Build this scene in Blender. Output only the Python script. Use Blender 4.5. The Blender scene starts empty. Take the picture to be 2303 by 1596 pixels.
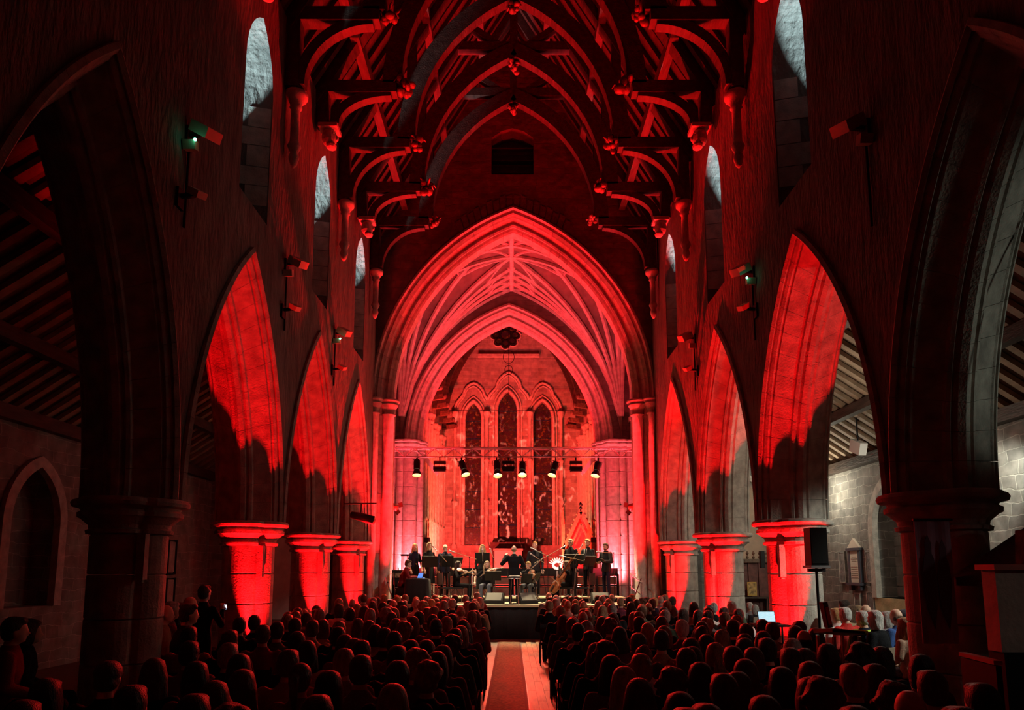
import bpy, bmesh, math, random
from mathutils import Vector, Matrix, geometry
S = bpy.context.scene
COL = S.collection
PI = math.pi
random.seed(7)

# ---------------------------------------------------------------- camera
FPX, HOR, VPX, CAMZ = 1535.0, 1283.0, 1150.0, 1.95
TH = math.radians(7.5)
PPY = HOR - FPX * math.tan(TH)
cam = bpy.data.cameras.new('camera')
cam.sensor_width = 36.0
cam.lens = FPX / 2303.0 * 36.0
cam.shift_x = (1151.5 - VPX) / 2303.0
cam.shift_y = (PPY - 798.0) / 2303.0
cam.clip_start, cam.clip_end = 0.05, 300
camo = bpy.data.objects.new('camera', cam)
camo.location = (0, 0, CAMZ)
camo.rotation_euler = (PI / 2 + TH, 0, 0)
COL.objects.link(camo)
S.camera = camo
TC, TS = math.cos(TH), math.sin(TH)
def at(px, py, Y):
    """photo pixel at world depth Y -> world X, Z"""
    t = (PPY - py) / FPX
    Z = Y * (TS + t * TC) / (TC - t * TS)
    return (px - VPX) * (Y * TC + Z * TS) / FPX, Z + CAMZ
def onx(px, py, X):
    """photo pixel on the plane X=const -> world Y, Z"""
    d = X * FPX / (px - VPX)
    t = (PPY - py) / FPX
    return d * TC - t * d * TS, d * TS + t * d * TC + CAMZ

# ---------------------------------------------------------------- world, exposure
w = bpy.data.worlds.new('dusk')
S.world = w
w.use_nodes = True
w.node_tree.nodes['Background'].inputs[0].default_value = (0.10, 0.16, 0.30, 1)
w.node_tree.nodes['Background'].inputs[1].default_value = 0.05
S.view_settings.view_transform = 'Standard'
S.view_settings.look = 'None'
S.view_settings.exposure = 0.0
S.view_settings.gamma = 1.0
S.view_settings.use_curve_mapping = False
cy = S.cycles
cy.use_denoising = True
cy.max_bounces = 5
cy.diffuse_bounces = 3
cy.caustics_reflective = False
cy.caustics_refractive = False
cy.sample_clamp_indirect = 4.0

# ---------------------------------------------------------------- lights
RED = (1.0, 0.003, 0.005)
ARED = (1.0, 0.013, 0.019)
PINK = (1.0, 0.036, 0.062)
WARM = (1.0, 0.77, 0.43)
COOL = (0.72, 0.92, 1.0)
def spot(name, loc, target, watt, col, cone=60, blend=0.5, size=0.08):
    l = bpy.data.lights.new(name, 'SPOT')
    l.energy, l.color, l.spot_size, l.spot_blend, l.shadow_soft_size = watt, col, math.radians(cone), blend, size
    o = bpy.data.objects.new(name, l)
    o.location = loc
    o.rotation_euler = (Vector(target) - Vector(loc)).to_track_quat('-Z', 'Y').to_euler()
    COL.objects.link(o)
    return o
def point(name, loc, watt, col, size=0.1):
    l = bpy.data.lights.new(name, 'POINT')
    l.energy, l.color, l.shadow_soft_size = watt, col, size
    o = bpy.data.objects.new(name, l)
    o.location = loc
    COL.objects.link(o)
    return o
def area(name, loc, target, watt, col, sx, sy):
    l = bpy.data.lights.new(name, 'AREA')
    l.shape = 'RECTANGLE'
    l.energy, l.color, l.size, l.size_y = watt, col, sx, sy
    o = bpy.data.objects.new(name, l)
    o.location = loc
    o.rotation_euler = (Vector(target) - Vector(loc)).to_track_quat('-Z', 'Y').to_euler()
    COL.objects.link(o)
    return o

XL, XR, WT = -4.32, 4.50, 1.12          # nave wall faces, wall thickness
PL = [4.75, 8.75, 12.75, 16.7, 20.6]       # pier rows along the nave
PR = [4.0, 8.0, 12.3, 16.4, 20.45]
ZCAP, ZAPEX = 2.84, 7.25
WINZ = (8.0, 10.35, 11.5)

# red uplights at the foot of the nave piers
for X, rows in ((XR + WT / 2, PR), (XL - WT / 2, PL)):
    sg = 1 if X > 0 else -1
    for k, y in enumerate(rows[2:], 2):
        lx = X - sg * .38
        spot('pier_uplight_lamp', (lx, y - .74, 0.16), (lx + sg * .04, y - 1.0, 4.0), 3800, RED, 84, 1.0, .04)
# red floods at the chancel arch feet, washing arch and nave roof
for s in (-1, 1):
    spot('arch_uplight_lamp', (s * 3.66, 21.42, 1.14), (s * 3.55, 21.5, 9.0), 7000, ARED, 52, .5, .05)
    spot('arch_uplight_lamp', (s * 3.66, 20.72, 1.14), (s * 3.7, 20.95, 9.0), 2200, ARED, 50, .6, .05)
    spot('roof_uplight_lamp', (s * 3.5, 19.6, 1.14), (s * 1.0, 13.6, 14.5), 12500, RED, 62, .5, .06)
    # crossing: strong pinkish uplights
    spot('crossing_uplight_lamp', (s * 3.7, 26.7, 1.15), (s * 4.3, 27.6, 6.0), 3000, (1, .095, .125), 120, .8, .08)
    spot('vault_uplight_lamp', (s * 3.3, 23.4, 1.25), (s * 1.8, 25.8, 13.0), 2600, PINK, 100, .8, .08)
    # chancel wash
    spot('chancel_uplight_lamp', (s * 2.9, 30.2, 1.3), (s * .4, 38.0, 6.0), 8200, (1, .046, .036), 95, .8, .1)
    spot('chancel_roof_lamp', (s * 2.9, 29.6, 1.3), (-s * 1.6, 34.5, 13.5), 9000, RED, 90, .8, .1)
    spot('chancel_side_lamp', (s * 1.2, 29.4, 2.2), (s * 3.9, 33.0, 6.0), 1100, (1, .36, .17), 95, .9, .1)
    # red battens on the truss, thrown over the heads of the audience
for x in (-2.4, -.1, 2.15):
    spot('batten_beam', (x, 22.5, 5.2), (x * 1.25, 9.6, 1.0), 1500, (1, .016, .012), 42, .5, .12)
    spot('batten_beam', (x, 22.5, 5.1), (x * 1.1, 16.2, 1.0), 2300, (1, .035, .022), 46, .6, .12)
# exterior floodlights below the clerestory windows
for X, rows in ((XL, PL), (XR, PR)):
    s = 1 if X > 0 else -1
    for a, b in zip(rows[1:-1], rows[2:]):
        y = (a + b) / 2
        spot('exterior_flood_lamp', (s * 6.22, y - .42, 7.62), (X + s * .9, y + .12, 10.2), 6500, COOL, 60, .3, .06)
# right aisle lamps
point('aisle_lamp', (8.6, 19.4, 4.2), 110, (1, .93, .72), .15)
spot('aisle_lamp', (8.9, 8.6, 4.4), (6.3, 11.6, 0.9), 900, (.95, 1, .86), 62, .7, .12)
spot('aisle_lamp', (9.1, 3.6, 3.8), (5.3, 6.2, 1.3), 40, (1, .88, .78), 40, .7, .12)  # unseen lamp, added to brighten the pulpit and banner
spot('aisle_lamp', (8.9, 11.6, 4.3), (8.6, 16.6, 2.0), 420, (.98, 1, .84), 85, .7, .12)
spot('aisle_lamp', (8.7, 5.2, 3.3), (5.0, 8.3, 5.4), 90, (.90, 1, .84), 56, .7, .12)
point('aisle_lamp', (6.9, 14.2, 4.7), 70, (1, .90, .70), .15)
point('transept_lamp', (7.6, 24.6, 4.2), 120, (1, .93, .7), .15)
# left aisle: weak red
point('left_aisle_lamp', (-7.6, 17.2, 2.0), 6, (1, .10, .08), .15)
# glass-flecked projector washing the east window
g = spot('gobo_projector', (0, 24.4, 6.9), (-.2, 38.0, 7.2), 26000, (1, .16, .11), 40, .5, .03)
g.data.use_nodes = True
nt = g.data.node_tree
em = nt.nodes.get('Emission')
tc = nt.nodes.new('ShaderNodeTexCoord')
mp = nt.nodes.new('ShaderNodeMapping')
mp.inputs['Scale'].default_value = (1, .55, 1)
ns = nt.nodes.new('ShaderNodeTexNoise')
ns.inputs['Scale'].default_value = 44
ns.inputs['Detail'].default_value = 1.5
ns.inputs['Distortion'].default_value = 1.2
rp = nt.nodes.new('ShaderNodeValToRGB')
rp.color_ramp.elements[0].position, rp.color_ramp.elements[1].position = .60, .72
nt.links.new(tc.outputs['Normal'], mp.inputs['Vector'])
nt.links.new(mp.outputs[0], ns.inputs['Vector'])
nt.links.new(ns.outputs['Fac'], rp.inputs['Fac'])
nt.links.new(rp.outputs['Color'], em.inputs['Strength'])

# ---------------------------------------------------------------- materials
MATS = {}
def mat(name, col, rough=0.8, metal=0.0, var=0.0, vscale=8.0, bump=0.0, bscale=20.0, emit=None, estr=0.0, stretch=(1, 1, 1), dark=None, detail=4.0, spec=None):
    if name in MATS:
        return MATS[name]
    m = bpy.data.materials.new(name)
    m.use_nodes = True
    nt = m.node_tree
    b = nt.nodes['Principled BSDF']
    b.inputs['Base Color'].default_value = (*col, 1)
    b.inputs['Roughness'].default_value = rough
    b.inputs['Metallic'].default_value = metal
    if spec is not None:
        b.inputs['Specular IOR Level'].default_value = spec
    if emit:
        b.inputs['Emission Color'].default_value = (*emit, 1)
        b.inputs['Emission Strength'].default_value = estr
    if var or bump:
        tc = nt.nodes.new('ShaderNodeTexCoord')
        mp = nt.nodes.new('ShaderNodeMapping')
        mp.inputs['Scale'].default_value = stretch
        nt.links.new(tc.outputs['Object'], mp.inputs['Vector'])
    if var:
        n = nt.nodes.new('ShaderNodeTexNoise')
        n.inputs['Scale'].default_value = vscale
        n.inputs['Detail'].default_value = detail
        nt.links.new(mp.outputs[0], n.inputs['Vector'])
        r = nt.nodes.new('ShaderNodeValToRGB')
        d = dark or tuple(c * (1 - var) for c in col)
        r.color_ramp.elements[0].position, r.color_ramp.elements[0].color = 0.32, (*d, 1)
        r.color_ramp.elements[1].position, r.color_ramp.elements[1].color = 0.68, (*[min(1, c * (1 + var * .5)) for c in col], 1)
        nt.links.new(n.outputs['Fac'], r.inputs['Fac'])
        nt.links.new(r.outputs['Color'], b.inputs['Base Color'])
    if bump:
        n2 = nt.nodes.new('ShaderNodeTexNoise')
        n2.inputs['Scale'].default_value = bscale
        n2.inputs['Detail'].default_value = 6
        nt.links.new(mp.outputs[0], n2.inputs['Vector'])
        bp = nt.nodes.new('ShaderNodeBump')
        bp.inputs['Strength'].default_value = min(1, bump)
        bp.inputs['Distance'].default_value = 0.03 * max(1, bump)
        nt.links.new(n2.outputs['Fac'], bp.inputs['Height'])
        nt.links.new(bp.outputs[0], b.inputs['Normal'])
    MATS[name] = m
    return m
def rubble(name, col, scale=3.0, mortar=(.5, .48, .44), bump=1.0, stretch=(1, 1, 2.2)):
    """coursed rough stone: voronoi cells as stones, raised against the joints"""
    m = bpy.data.materials.new(name)
    m.use_nodes = True
    nt = m.node_tree
    b = nt.nodes['Principled BSDF']
    b.inputs['Roughness'].default_value = .93
    tc = nt.nodes.new('ShaderNodeTexCoord')
    mp = nt.nodes.new('ShaderNodeMapping')
    mp.inputs['Scale'].default_value = stretch
    nt.links.new(tc.outputs['Object'], mp.inputs['Vector'])
    ns = nt.nodes.new('ShaderNodeTexNoise')
    ns.inputs['Scale'].default_value = 5
    ns.inputs['Detail'].default_value = 6
    nt.links.new(mp.outputs[0], ns.inputs['Vector'])
    mx = nt.nodes.new('ShaderNodeVectorMath')
    mx.operation = 'MULTIPLY_ADD'
    mx.inputs[1].default_value = (.16, .16, .16)
    nt.links.new(ns.outputs['Color'], mx.inputs[0])
    nt.links.new(mp.outputs[0], mx.inputs[2])
    v = nt.nodes.new('ShaderNodeTexVoronoi')
    v.feature = 'DISTANCE_TO_EDGE'
    v.inputs['Scale'].default_value = scale
    nt.links.new(mx.outputs[0], v.inputs['Vector'])
    v2 = nt.nodes.new('ShaderNodeTexVoronoi')
    v2.inputs['Scale'].default_value = scale
    nt.links.new(mx.outputs[0], v2.inputs['Vector'])
    r = nt.nodes.new('ShaderNodeValToRGB')
    r.color_ramp.elements[0].color = (*[c * .55 for c in col], 1)
    r.color_ramp.elements[1].color = (*[min(1, c * 1.35) for c in col], 1)
    sp = nt.nodes.new('ShaderNodeSeparateColor')
    nt.links.new(v2.outputs['Color'], sp.inputs[0])
    nt.links.new(sp.outputs[0], r.inputs['Fac'])
    jr = nt.nodes.new('ShaderNodeValToRGB')
    jr.color_ramp.elements[0].position, jr.color_ramp.elements[1].position = .02, .07
    nt.links.new(v.outputs['Distance'], jr.inputs['Fac'])
    cm = nt.nodes.new('ShaderNodeMix')
    cm.data_type = 'RGBA'
    cm.inputs[6].default_value = (*mortar, 1)
    nt.links.new(jr.outputs['Color'], cm.inputs[0])
    nt.links.new(r.outputs['Color'], cm.inputs[7])
    nt.links.new(cm.outputs[2], b.inputs['Base Color'])
    ad = nt.nodes.new('ShaderNodeMath')
    ad.operation = 'MULTIPLY_ADD'
    ad.inputs[1].default_value = .8
    nt.links.new(ns.outputs['Fac'], ad.inputs[0])
    nt.links.new(jr.outputs['Color'], ad.inputs[2])
    bp = nt.nodes.new('ShaderNodeBump')
    bp.inputs['Strength'].default_value = bump
    bp.inputs['Distance'].default_value = .05
    nt.links.new(ad.outputs[0], bp.inputs['Height'])
    nt.links.new(bp.outputs[0], b.inputs['Normal'])
    MATS[name] = m
    return m
def coursed(name, c1, c2, mortar, scale, bump=.6, dist=.05, vary=.5):
    """roughly coursed masonry: distorted brick pattern laid in the wall plane"""
    m = bpy.data.materials.new(name)
    m.use_nodes = True
    nt = m.node_tree
    b = nt.nodes['Principled BSDF']
    b.inputs['Roughness'].default_value = .93
    L = nt.links.new
    tc = nt.nodes.new('ShaderNodeTexCoord')
    sp = nt.nodes.new('ShaderNodeSeparateXYZ')
    L(tc.outputs['Object'], sp.inputs[0])
    ad = nt.nodes.new('ShaderNodeMath')
    L(sp.outputs[0], ad.inputs[0])
    L(sp.outputs[1], ad.inputs[1])
    cb = nt.nodes.new('ShaderNodeCombineXYZ')
    L(ad.outputs[0], cb.inputs[0])
    L(sp.outputs[2], cb.inputs[1])
    ns = nt.nodes.new('ShaderNodeTexNoise')
    ns.inputs['Scale'].default_value = 1.6
    ns.inputs['Detail'].default_value = 5
    L(tc.outputs['Object'], ns.inputs['Vector'])
    ma = nt.nodes.new('ShaderNodeVectorMath')
    ma.operation = 'MULTIPLY_ADD'
    ma.inputs[1].default_value = (dist * 4, dist * 4, 0)
    L(ns.outputs['Color'], ma.inputs[0])
    L(cb.outputs[0], ma.inputs[2])
    br = nt.nodes.new('ShaderNodeTexBrick')
    br.inputs['Scale'].default_value = scale
    br.inputs['Mortar Size'].default_value = .012
    br.inputs['Mortar Smooth'].default_value = .4
    br.inputs['Brick Width'].default_value = .62
    br.inputs['Row Height'].default_value = .24
    br.squash, br.squash_frequency, br.offset = .7, 3, .43
    br.inputs['Color1'].default_value = (*c1, 1)
    br.inputs['Color2'].default_value = (*c2, 1)
    br.inputs['Mortar'].default_value = (*mortar, 1)
    L(ma.outputs[0], br.inputs['Vector'])
    n2 = nt.nodes.new('ShaderNodeTexNoise')
    n2.inputs['Scale'].default_value = 3.5
    n2.inputs['Detail'].default_value = 8
    L(tc.outputs['Object'], n2.inputs['Vector'])
    mx = nt.nodes.new('ShaderNodeMix')
    mx.data_type, mx.blend_type = 'RGBA', 'MULTIPLY'
    mx.inputs[0].default_value = vary
    L(br.outputs['Color'], mx.inputs[6])
    rp = nt.nodes.new('ShaderNodeValToRGB')
    rp.color_ramp.elements[0].position, rp.color_ramp.elements[0].color = .3, (.35, .35, .35, 1)
    rp.color_ramp.elements[1].position, rp.color_ramp.elements[1].color = .7, (1.3, 1.3, 1.3, 1)
    L(n2.outputs['Fac'], rp.inputs['Fac'])
    L(rp.outputs['Color'], mx.inputs[7])
    L(mx.outputs[2], b.inputs['Base Color'])
    h = nt.nodes.new('ShaderNodeMath')
    h.operation = 'SUBTRACT'
    L(n2.outputs['Fac'], h.inputs[0])
    L(br.outputs['Fac'], h.inputs[1])
    bp = nt.nodes.new('ShaderNodeBump')
    bp.inputs['Strength'].default_value = bump
    bp.inputs['Distance'].default_value = .04
    L(h.outputs[0], bp.inputs['Height'])
    L(bp.outputs[0], b.inputs['Normal'])
    MATS[name] = m
    return m
ASH = mat('ashlar', (.42, .38, .33), .88, var=.35, vscale=5, bump=.45, bscale=34)
ASHP = mat('pale_ashlar', (.50, .46, .40), .88, var=.28, vscale=6, bump=.35, bscale=40)
MORT = mat('mortar', (.16, .145, .13), .95, bump=.3, bscale=60)
RUB = mat('rough_hacked_stone', (.17, .145, .13), .95, var=.35, vscale=3, bump=2.2, bscale=9, stretch=(1, 1.3, .42), detail=6)
RUBD = coursed('dark_rubble', (.17, .15, .14), (.12, .11, .10), (.15, .14, .13), 1.1, .9, .06)
RUBE = coursed('coursed_rubble', (.40, .36, .31), (.28, .25, .22), (.44, .41, .36), 1.15, .6, .02)
RUBA = coursed('aisle_rubble', (.27, .25, .22), (.19, .18, .165), (.40, .38, .33), 1.0, .6, .07, .6)
OAK = mat('dark_oak', (.055, .036, .027), .62, var=.5, vscale=3, bump=.5, bscale=9, stretch=(3, .7, 3))
OAKR = mat('carved_oak', (.16, .095, .06), .5, var=.5, vscale=9, bump=.5, bscale=30)
BOARD = mat('roof_board', (.045, .030, .024), .8, var=.4, vscale=4, bump=.3, bscale=12)
BLK = mat('black_metal', (.010, .010, .011), .55, 0, spec=.22)
BLKM = mat('black_paint', (.010, .010, .011), .7, spec=.2)
CHROME = mat('chrome', (.62, .62, .63), .18, 1.0)
STEEL = mat('truss_alloy', (.42, .40, .40), .45, .7)
GREY = mat('grey_paint', (.30, .31, .32), .5)
WHITE = mat('white_paint', (.72, .70, .66), .55)
CLOTHB = mat('black_cloth', (.012, .011, .013), .92, bump=.3, bscale=60)

# ---------------------------------------------------------------- mesh helpers
class MB:
    def __init__(s):
        s.v, s.f = [], []
    def add(s, vs, fs, M=None):
        o = len(s.v)
        s.v += [tuple(M @ Vector(p)) for p in vs] if M is not None else [tuple(p) for p in vs]
        s.f += [tuple(i + o for i in f) for f in fs]
        return s
    def box(s, c, d, M=None):
        x, y, z = d[0] / 2, d[1] / 2, d[2] / 2
        vs = [(c[0] + i * x, c[1] + j * y, c[2] + k * z) for k in (-1, 1) for j in (-1, 1) for i in (-1, 1)]
        return s.add(vs, [(0, 2, 3, 1), (4, 5, 7, 6), (0, 1, 5, 4), (2, 6, 7, 3), (0, 4, 6, 2), (1, 3, 7, 5)], M)
    def loft(s, rings, cap=True, closed=True):
        n = len(rings[0])
        o = len(s.v)
        for r in rings:
            s.v += [tuple(p) for p in r]
        for i in range(len(rings) - 1):
            for j in range(n if closed else n - 1):
                a, b = o + i * n + j, o + i * n + (j + 1) % n
                s.f.append((a, b, b + n, a + n))
        if cap:
            s.f.append(tuple(range(o + n - 1, o - 1, -1)))
            q = o + (len(rings) - 1) * n
            s.f.append(tuple(range(q, q + n)))
        return s
    def tube(s, pts, r, n=8, cap=True, flat=1.0):
        pts = [Vector(p) for p in pts]
        rs = r if isinstance(r, (list, tuple)) else [r] * len(pts)
        rings = []
        up = None
        for i, p in enumerate(pts):
            t = (pts[min(i + 1, len(pts) - 1)] - pts[max(i - 1, 0)]).normalized()
            if up is None:
                up = Vector((0, 0, 1)) if abs(t.z) < .9 else Vector((1, 0, 0))
            a = t.cross(up)
            a = a.normalized() if a.length > 1e-6 else t.orthogonal().normalized()
            b = a.cross(t).normalized()
            up = b
            rings.append([p + rs[i] * (math.cos(2 * PI * k / n) * a + flat * math.sin(2 * PI * k / n) * b) for k in range(n)])
        return s.loft(rings, cap)
    def bar(s, p, q, wd, ht, up=(0, 0, 1)):
        p, q = Vector(p), Vector(q)
        t = (q - p).normalized()
        a = t.cross(Vector(up)).normalized()
        b = a.cross(t)
        return s.loft([[c + a * i * wd / 2 + b * j * ht / 2 for i, j in ((-1, -1), (1, -1), (1, 1), (-1, 1))] for c in (p, q)])
    def barpath(s, pts, wd, ht, side):
        """rectangular section along a path; side = constant sideways axis"""
        pts = [Vector(p) for p in pts]
        side = Vector(side).normalized()
        rings = []
        for i, c in enumerate(pts):
            t = (pts[min(i + 1, len(pts) - 1)] - pts[max(i - 1, 0)]).normalized()
            b = side.cross(t).normalized()
            rings.append([c + side * i_ * wd / 2 + b * j * ht / 2 for i_, j in ((-1, -1), (1, -1), (1, 1), (-1, 1))])
        return s.loft(rings)
    def lathe(s, prof, c=(0, 0, 0), n=16, M=None):
        rings = [[(c[0] + r * math.cos(2 * PI * k / n), c[1] + r * math.sin(2 * PI * k / n), c[2] + z) for k in range(n)] for r, z in prof]
        if M is not None:
            rings = [[M @ Vector(p) for p in r] for r in rings]
        return s.loft(rings)
    def ell(s, c, r, n=12, m=8, M=None):
        if not hasattr(r, '__len__'):
            r = (r, r, r)
        rings = []
        for i in range(1, m):
            a = PI * i / m
            rings.append([(c[0] + r[0] * math.sin(a) * math.cos(2 * PI * k / n), c[1] + r[1] * math.sin(a) * math.sin(2 * PI * k / n), c[2] - r[2] * math.cos(a)) for k in range(n)])
        if M is not None:
            rings = [[M @ Vector(p) for p in q] for q in rings]
        return s.loft(rings)
    def cap(s, p, q, r0, r1, n=10):
        """tapered capsule"""
        p, q = Vector(p), Vector(q)
        L = (q - p).length
        t = (q - p).normalized() if L > 1e-6 else Vector((0, 0, 1))
        pts, rs = [], []
        for a in (-80, -45, -15):
            pts.append(p + t * r0 * math.sin(math.radians(a)))
            rs.append(r0 * math.cos(math.radians(a)))
        for a in (15, 45, 80):
            pts.append(q + t * r1 * math.sin(math.radians(a)))
            rs.append(r1 * math.cos(math.radians(a)))
        return s.tube(pts, rs, n)
    def prism(s, poly, f0, f1):
        n = len(poly)
        return s.loft([[f0(p) for p in poly], [f1(p) for p in poly]])
    def mesh(s, name, smooth=False):
        me = bpy.data.meshes.new(name)
        me.from_pydata(s.v, [], s.f)
        me.update()
        bm = bmesh.new()
        bm.from_mesh(me)
        bmesh.ops.recalc_face_normals(bm, faces=bm.faces)
        bm.to_mesh(me)
        bm.free()
        if smooth:
            me.polygons.foreach_set('use_smooth', [True] * len(me.polygons))
        return me
def link(name, me, m, parent=None, loc=None, rot=None):
    o = bpy.data.objects.new(name, me)
    COL.objects.link(o)
    if m is not None and not me.materials:
        me.materials.append(m)
    if parent is not None:
        o.parent = parent
    if loc is not None:
        o.location = loc
    if rot is not None:
        o.rotation_euler = rot
    return o
def obj(name, mb, m, parent=None, smooth=False, loc=None, rot=None):
    return link(name, mb.mesh(name, smooth), m, parent, loc, rot)
def tag(o, label=None, cat=None, group=None, kind=None):
    for k, v in (('label', label), ('category', cat), ('group', group), ('kind', kind)):
        if v:
            o[k] = v
    return o
def thing(name, label, cat, loc=(0, 0, 0), rz=0.0, group=None):
    o = bpy.data.objects.new(name, None)
    o.empty_display_size = .2
    COL.objects.link(o)
    o.location = loc
    o.rotation_euler = (0, 0, rz)
    return tag(o, label, cat, group)
def struct(name, mb, m, label=None, smooth=False):
    o = obj(name, mb, m, None, smooth)
    tag(o, label, None, None, 'structure')
    return o
def copytree(o, parent=None):
    c = o.copy()
    COL.objects.link(c)
    c.parent = parent
    for ch in o.children:
        copytree(ch, c)
    return c

# ---------------------------------------------------------------- pointed arch mathematics
class Arch:
    def __init__(s, c, a, zs, za):
        s.c, s.a, s.zs, s.r = c, a, zs, za - zs
        s.R = (a * a + s.r * s.r) / (2 * a)
    def pt(s, t, v=0.0, side=-1):
        """t 0 at springing .. 1 at apex, v inset; side -1 left / +1 right"""
        Rv = s.R - v
        ae = math.acos(max(-1, min(1, (s.a - s.R) / Rv)))
        ang = PI - t * (PI - ae)
        x = (-s.a + s.R) + Rv * math.cos(ang)
        return s.c - side * x if side > 0 else s.c + x, s.zs + Rv * math.sin(ang)
    def poly(s, n=14, v=0.0):
        L = [s.pt(i / n, v, -1) for i in range(n + 1)]
        return L + [s.pt(i / n, v, 1) for i in range(n - 1, -1, -1)]
def sweep_arch(mb, arch, prof, f, t0, t1, side, n=2):
    """closed moulding profile (u, v) swept along part of one arc; f(x, u, z) -> world"""
    rings = []
    for i in range(n + 1):
        t = t0 + (t1 - t0) * i / n
        ring = []
        for u, v in prof:
            x, z = arch.pt(t, v, side)
            ring.append(f(x, u, z))
        rings.append(ring)
    return mb.loft(rings)
def sweep_leg(mb, arch, prof, f, z0, z1, side):
    rings = []
    for z in (z0, z1):
        rings.append([f(arch.c + side * (arch.a - v), u, z) for u, v in prof])
    return mb.loft(rings)
def face2d(mb, loops, f):
    """filled polygon with holes, f(a, b) -> world"""
    L = [[Vector((a, b, 0)) for a, b in lp] for lp in loops]
    tris = geometry.tessellate_polygon(L)
    flat = [p for lp in loops for p in lp]
    mb.add([f(*p) for p in flat], tris)

# ================================================================= STRUCTURE
# ---- floor
mb = MB().box((0, 12, -.1), (34, 60, .2))
FLOORM = mat('dark_floor', (.10, .075, .055), .55, var=.3, vscale=6, bump=.15, bscale=30)
floor = struct('floor', mb, FLOORM, 'dark wooden church floor under the rows of seats')
PLANK = mat('aisle_plank', (.33, .17, .06), .62, var=.35, vscale=3, bump=.2, bscale=25, stretch=(6, .6, 1))
pm = MB().box((0, 0, .006), (.124, 1.79, .012)).mesh('plank')
pm.materials.append(PLANK)
for i in range(5):
    for j in range(8):
        o = link('plank', pm, None, floor, (.335 + i * .13, 5.2 + (i % 2) * .9 + j * 1.8, 0))

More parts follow.
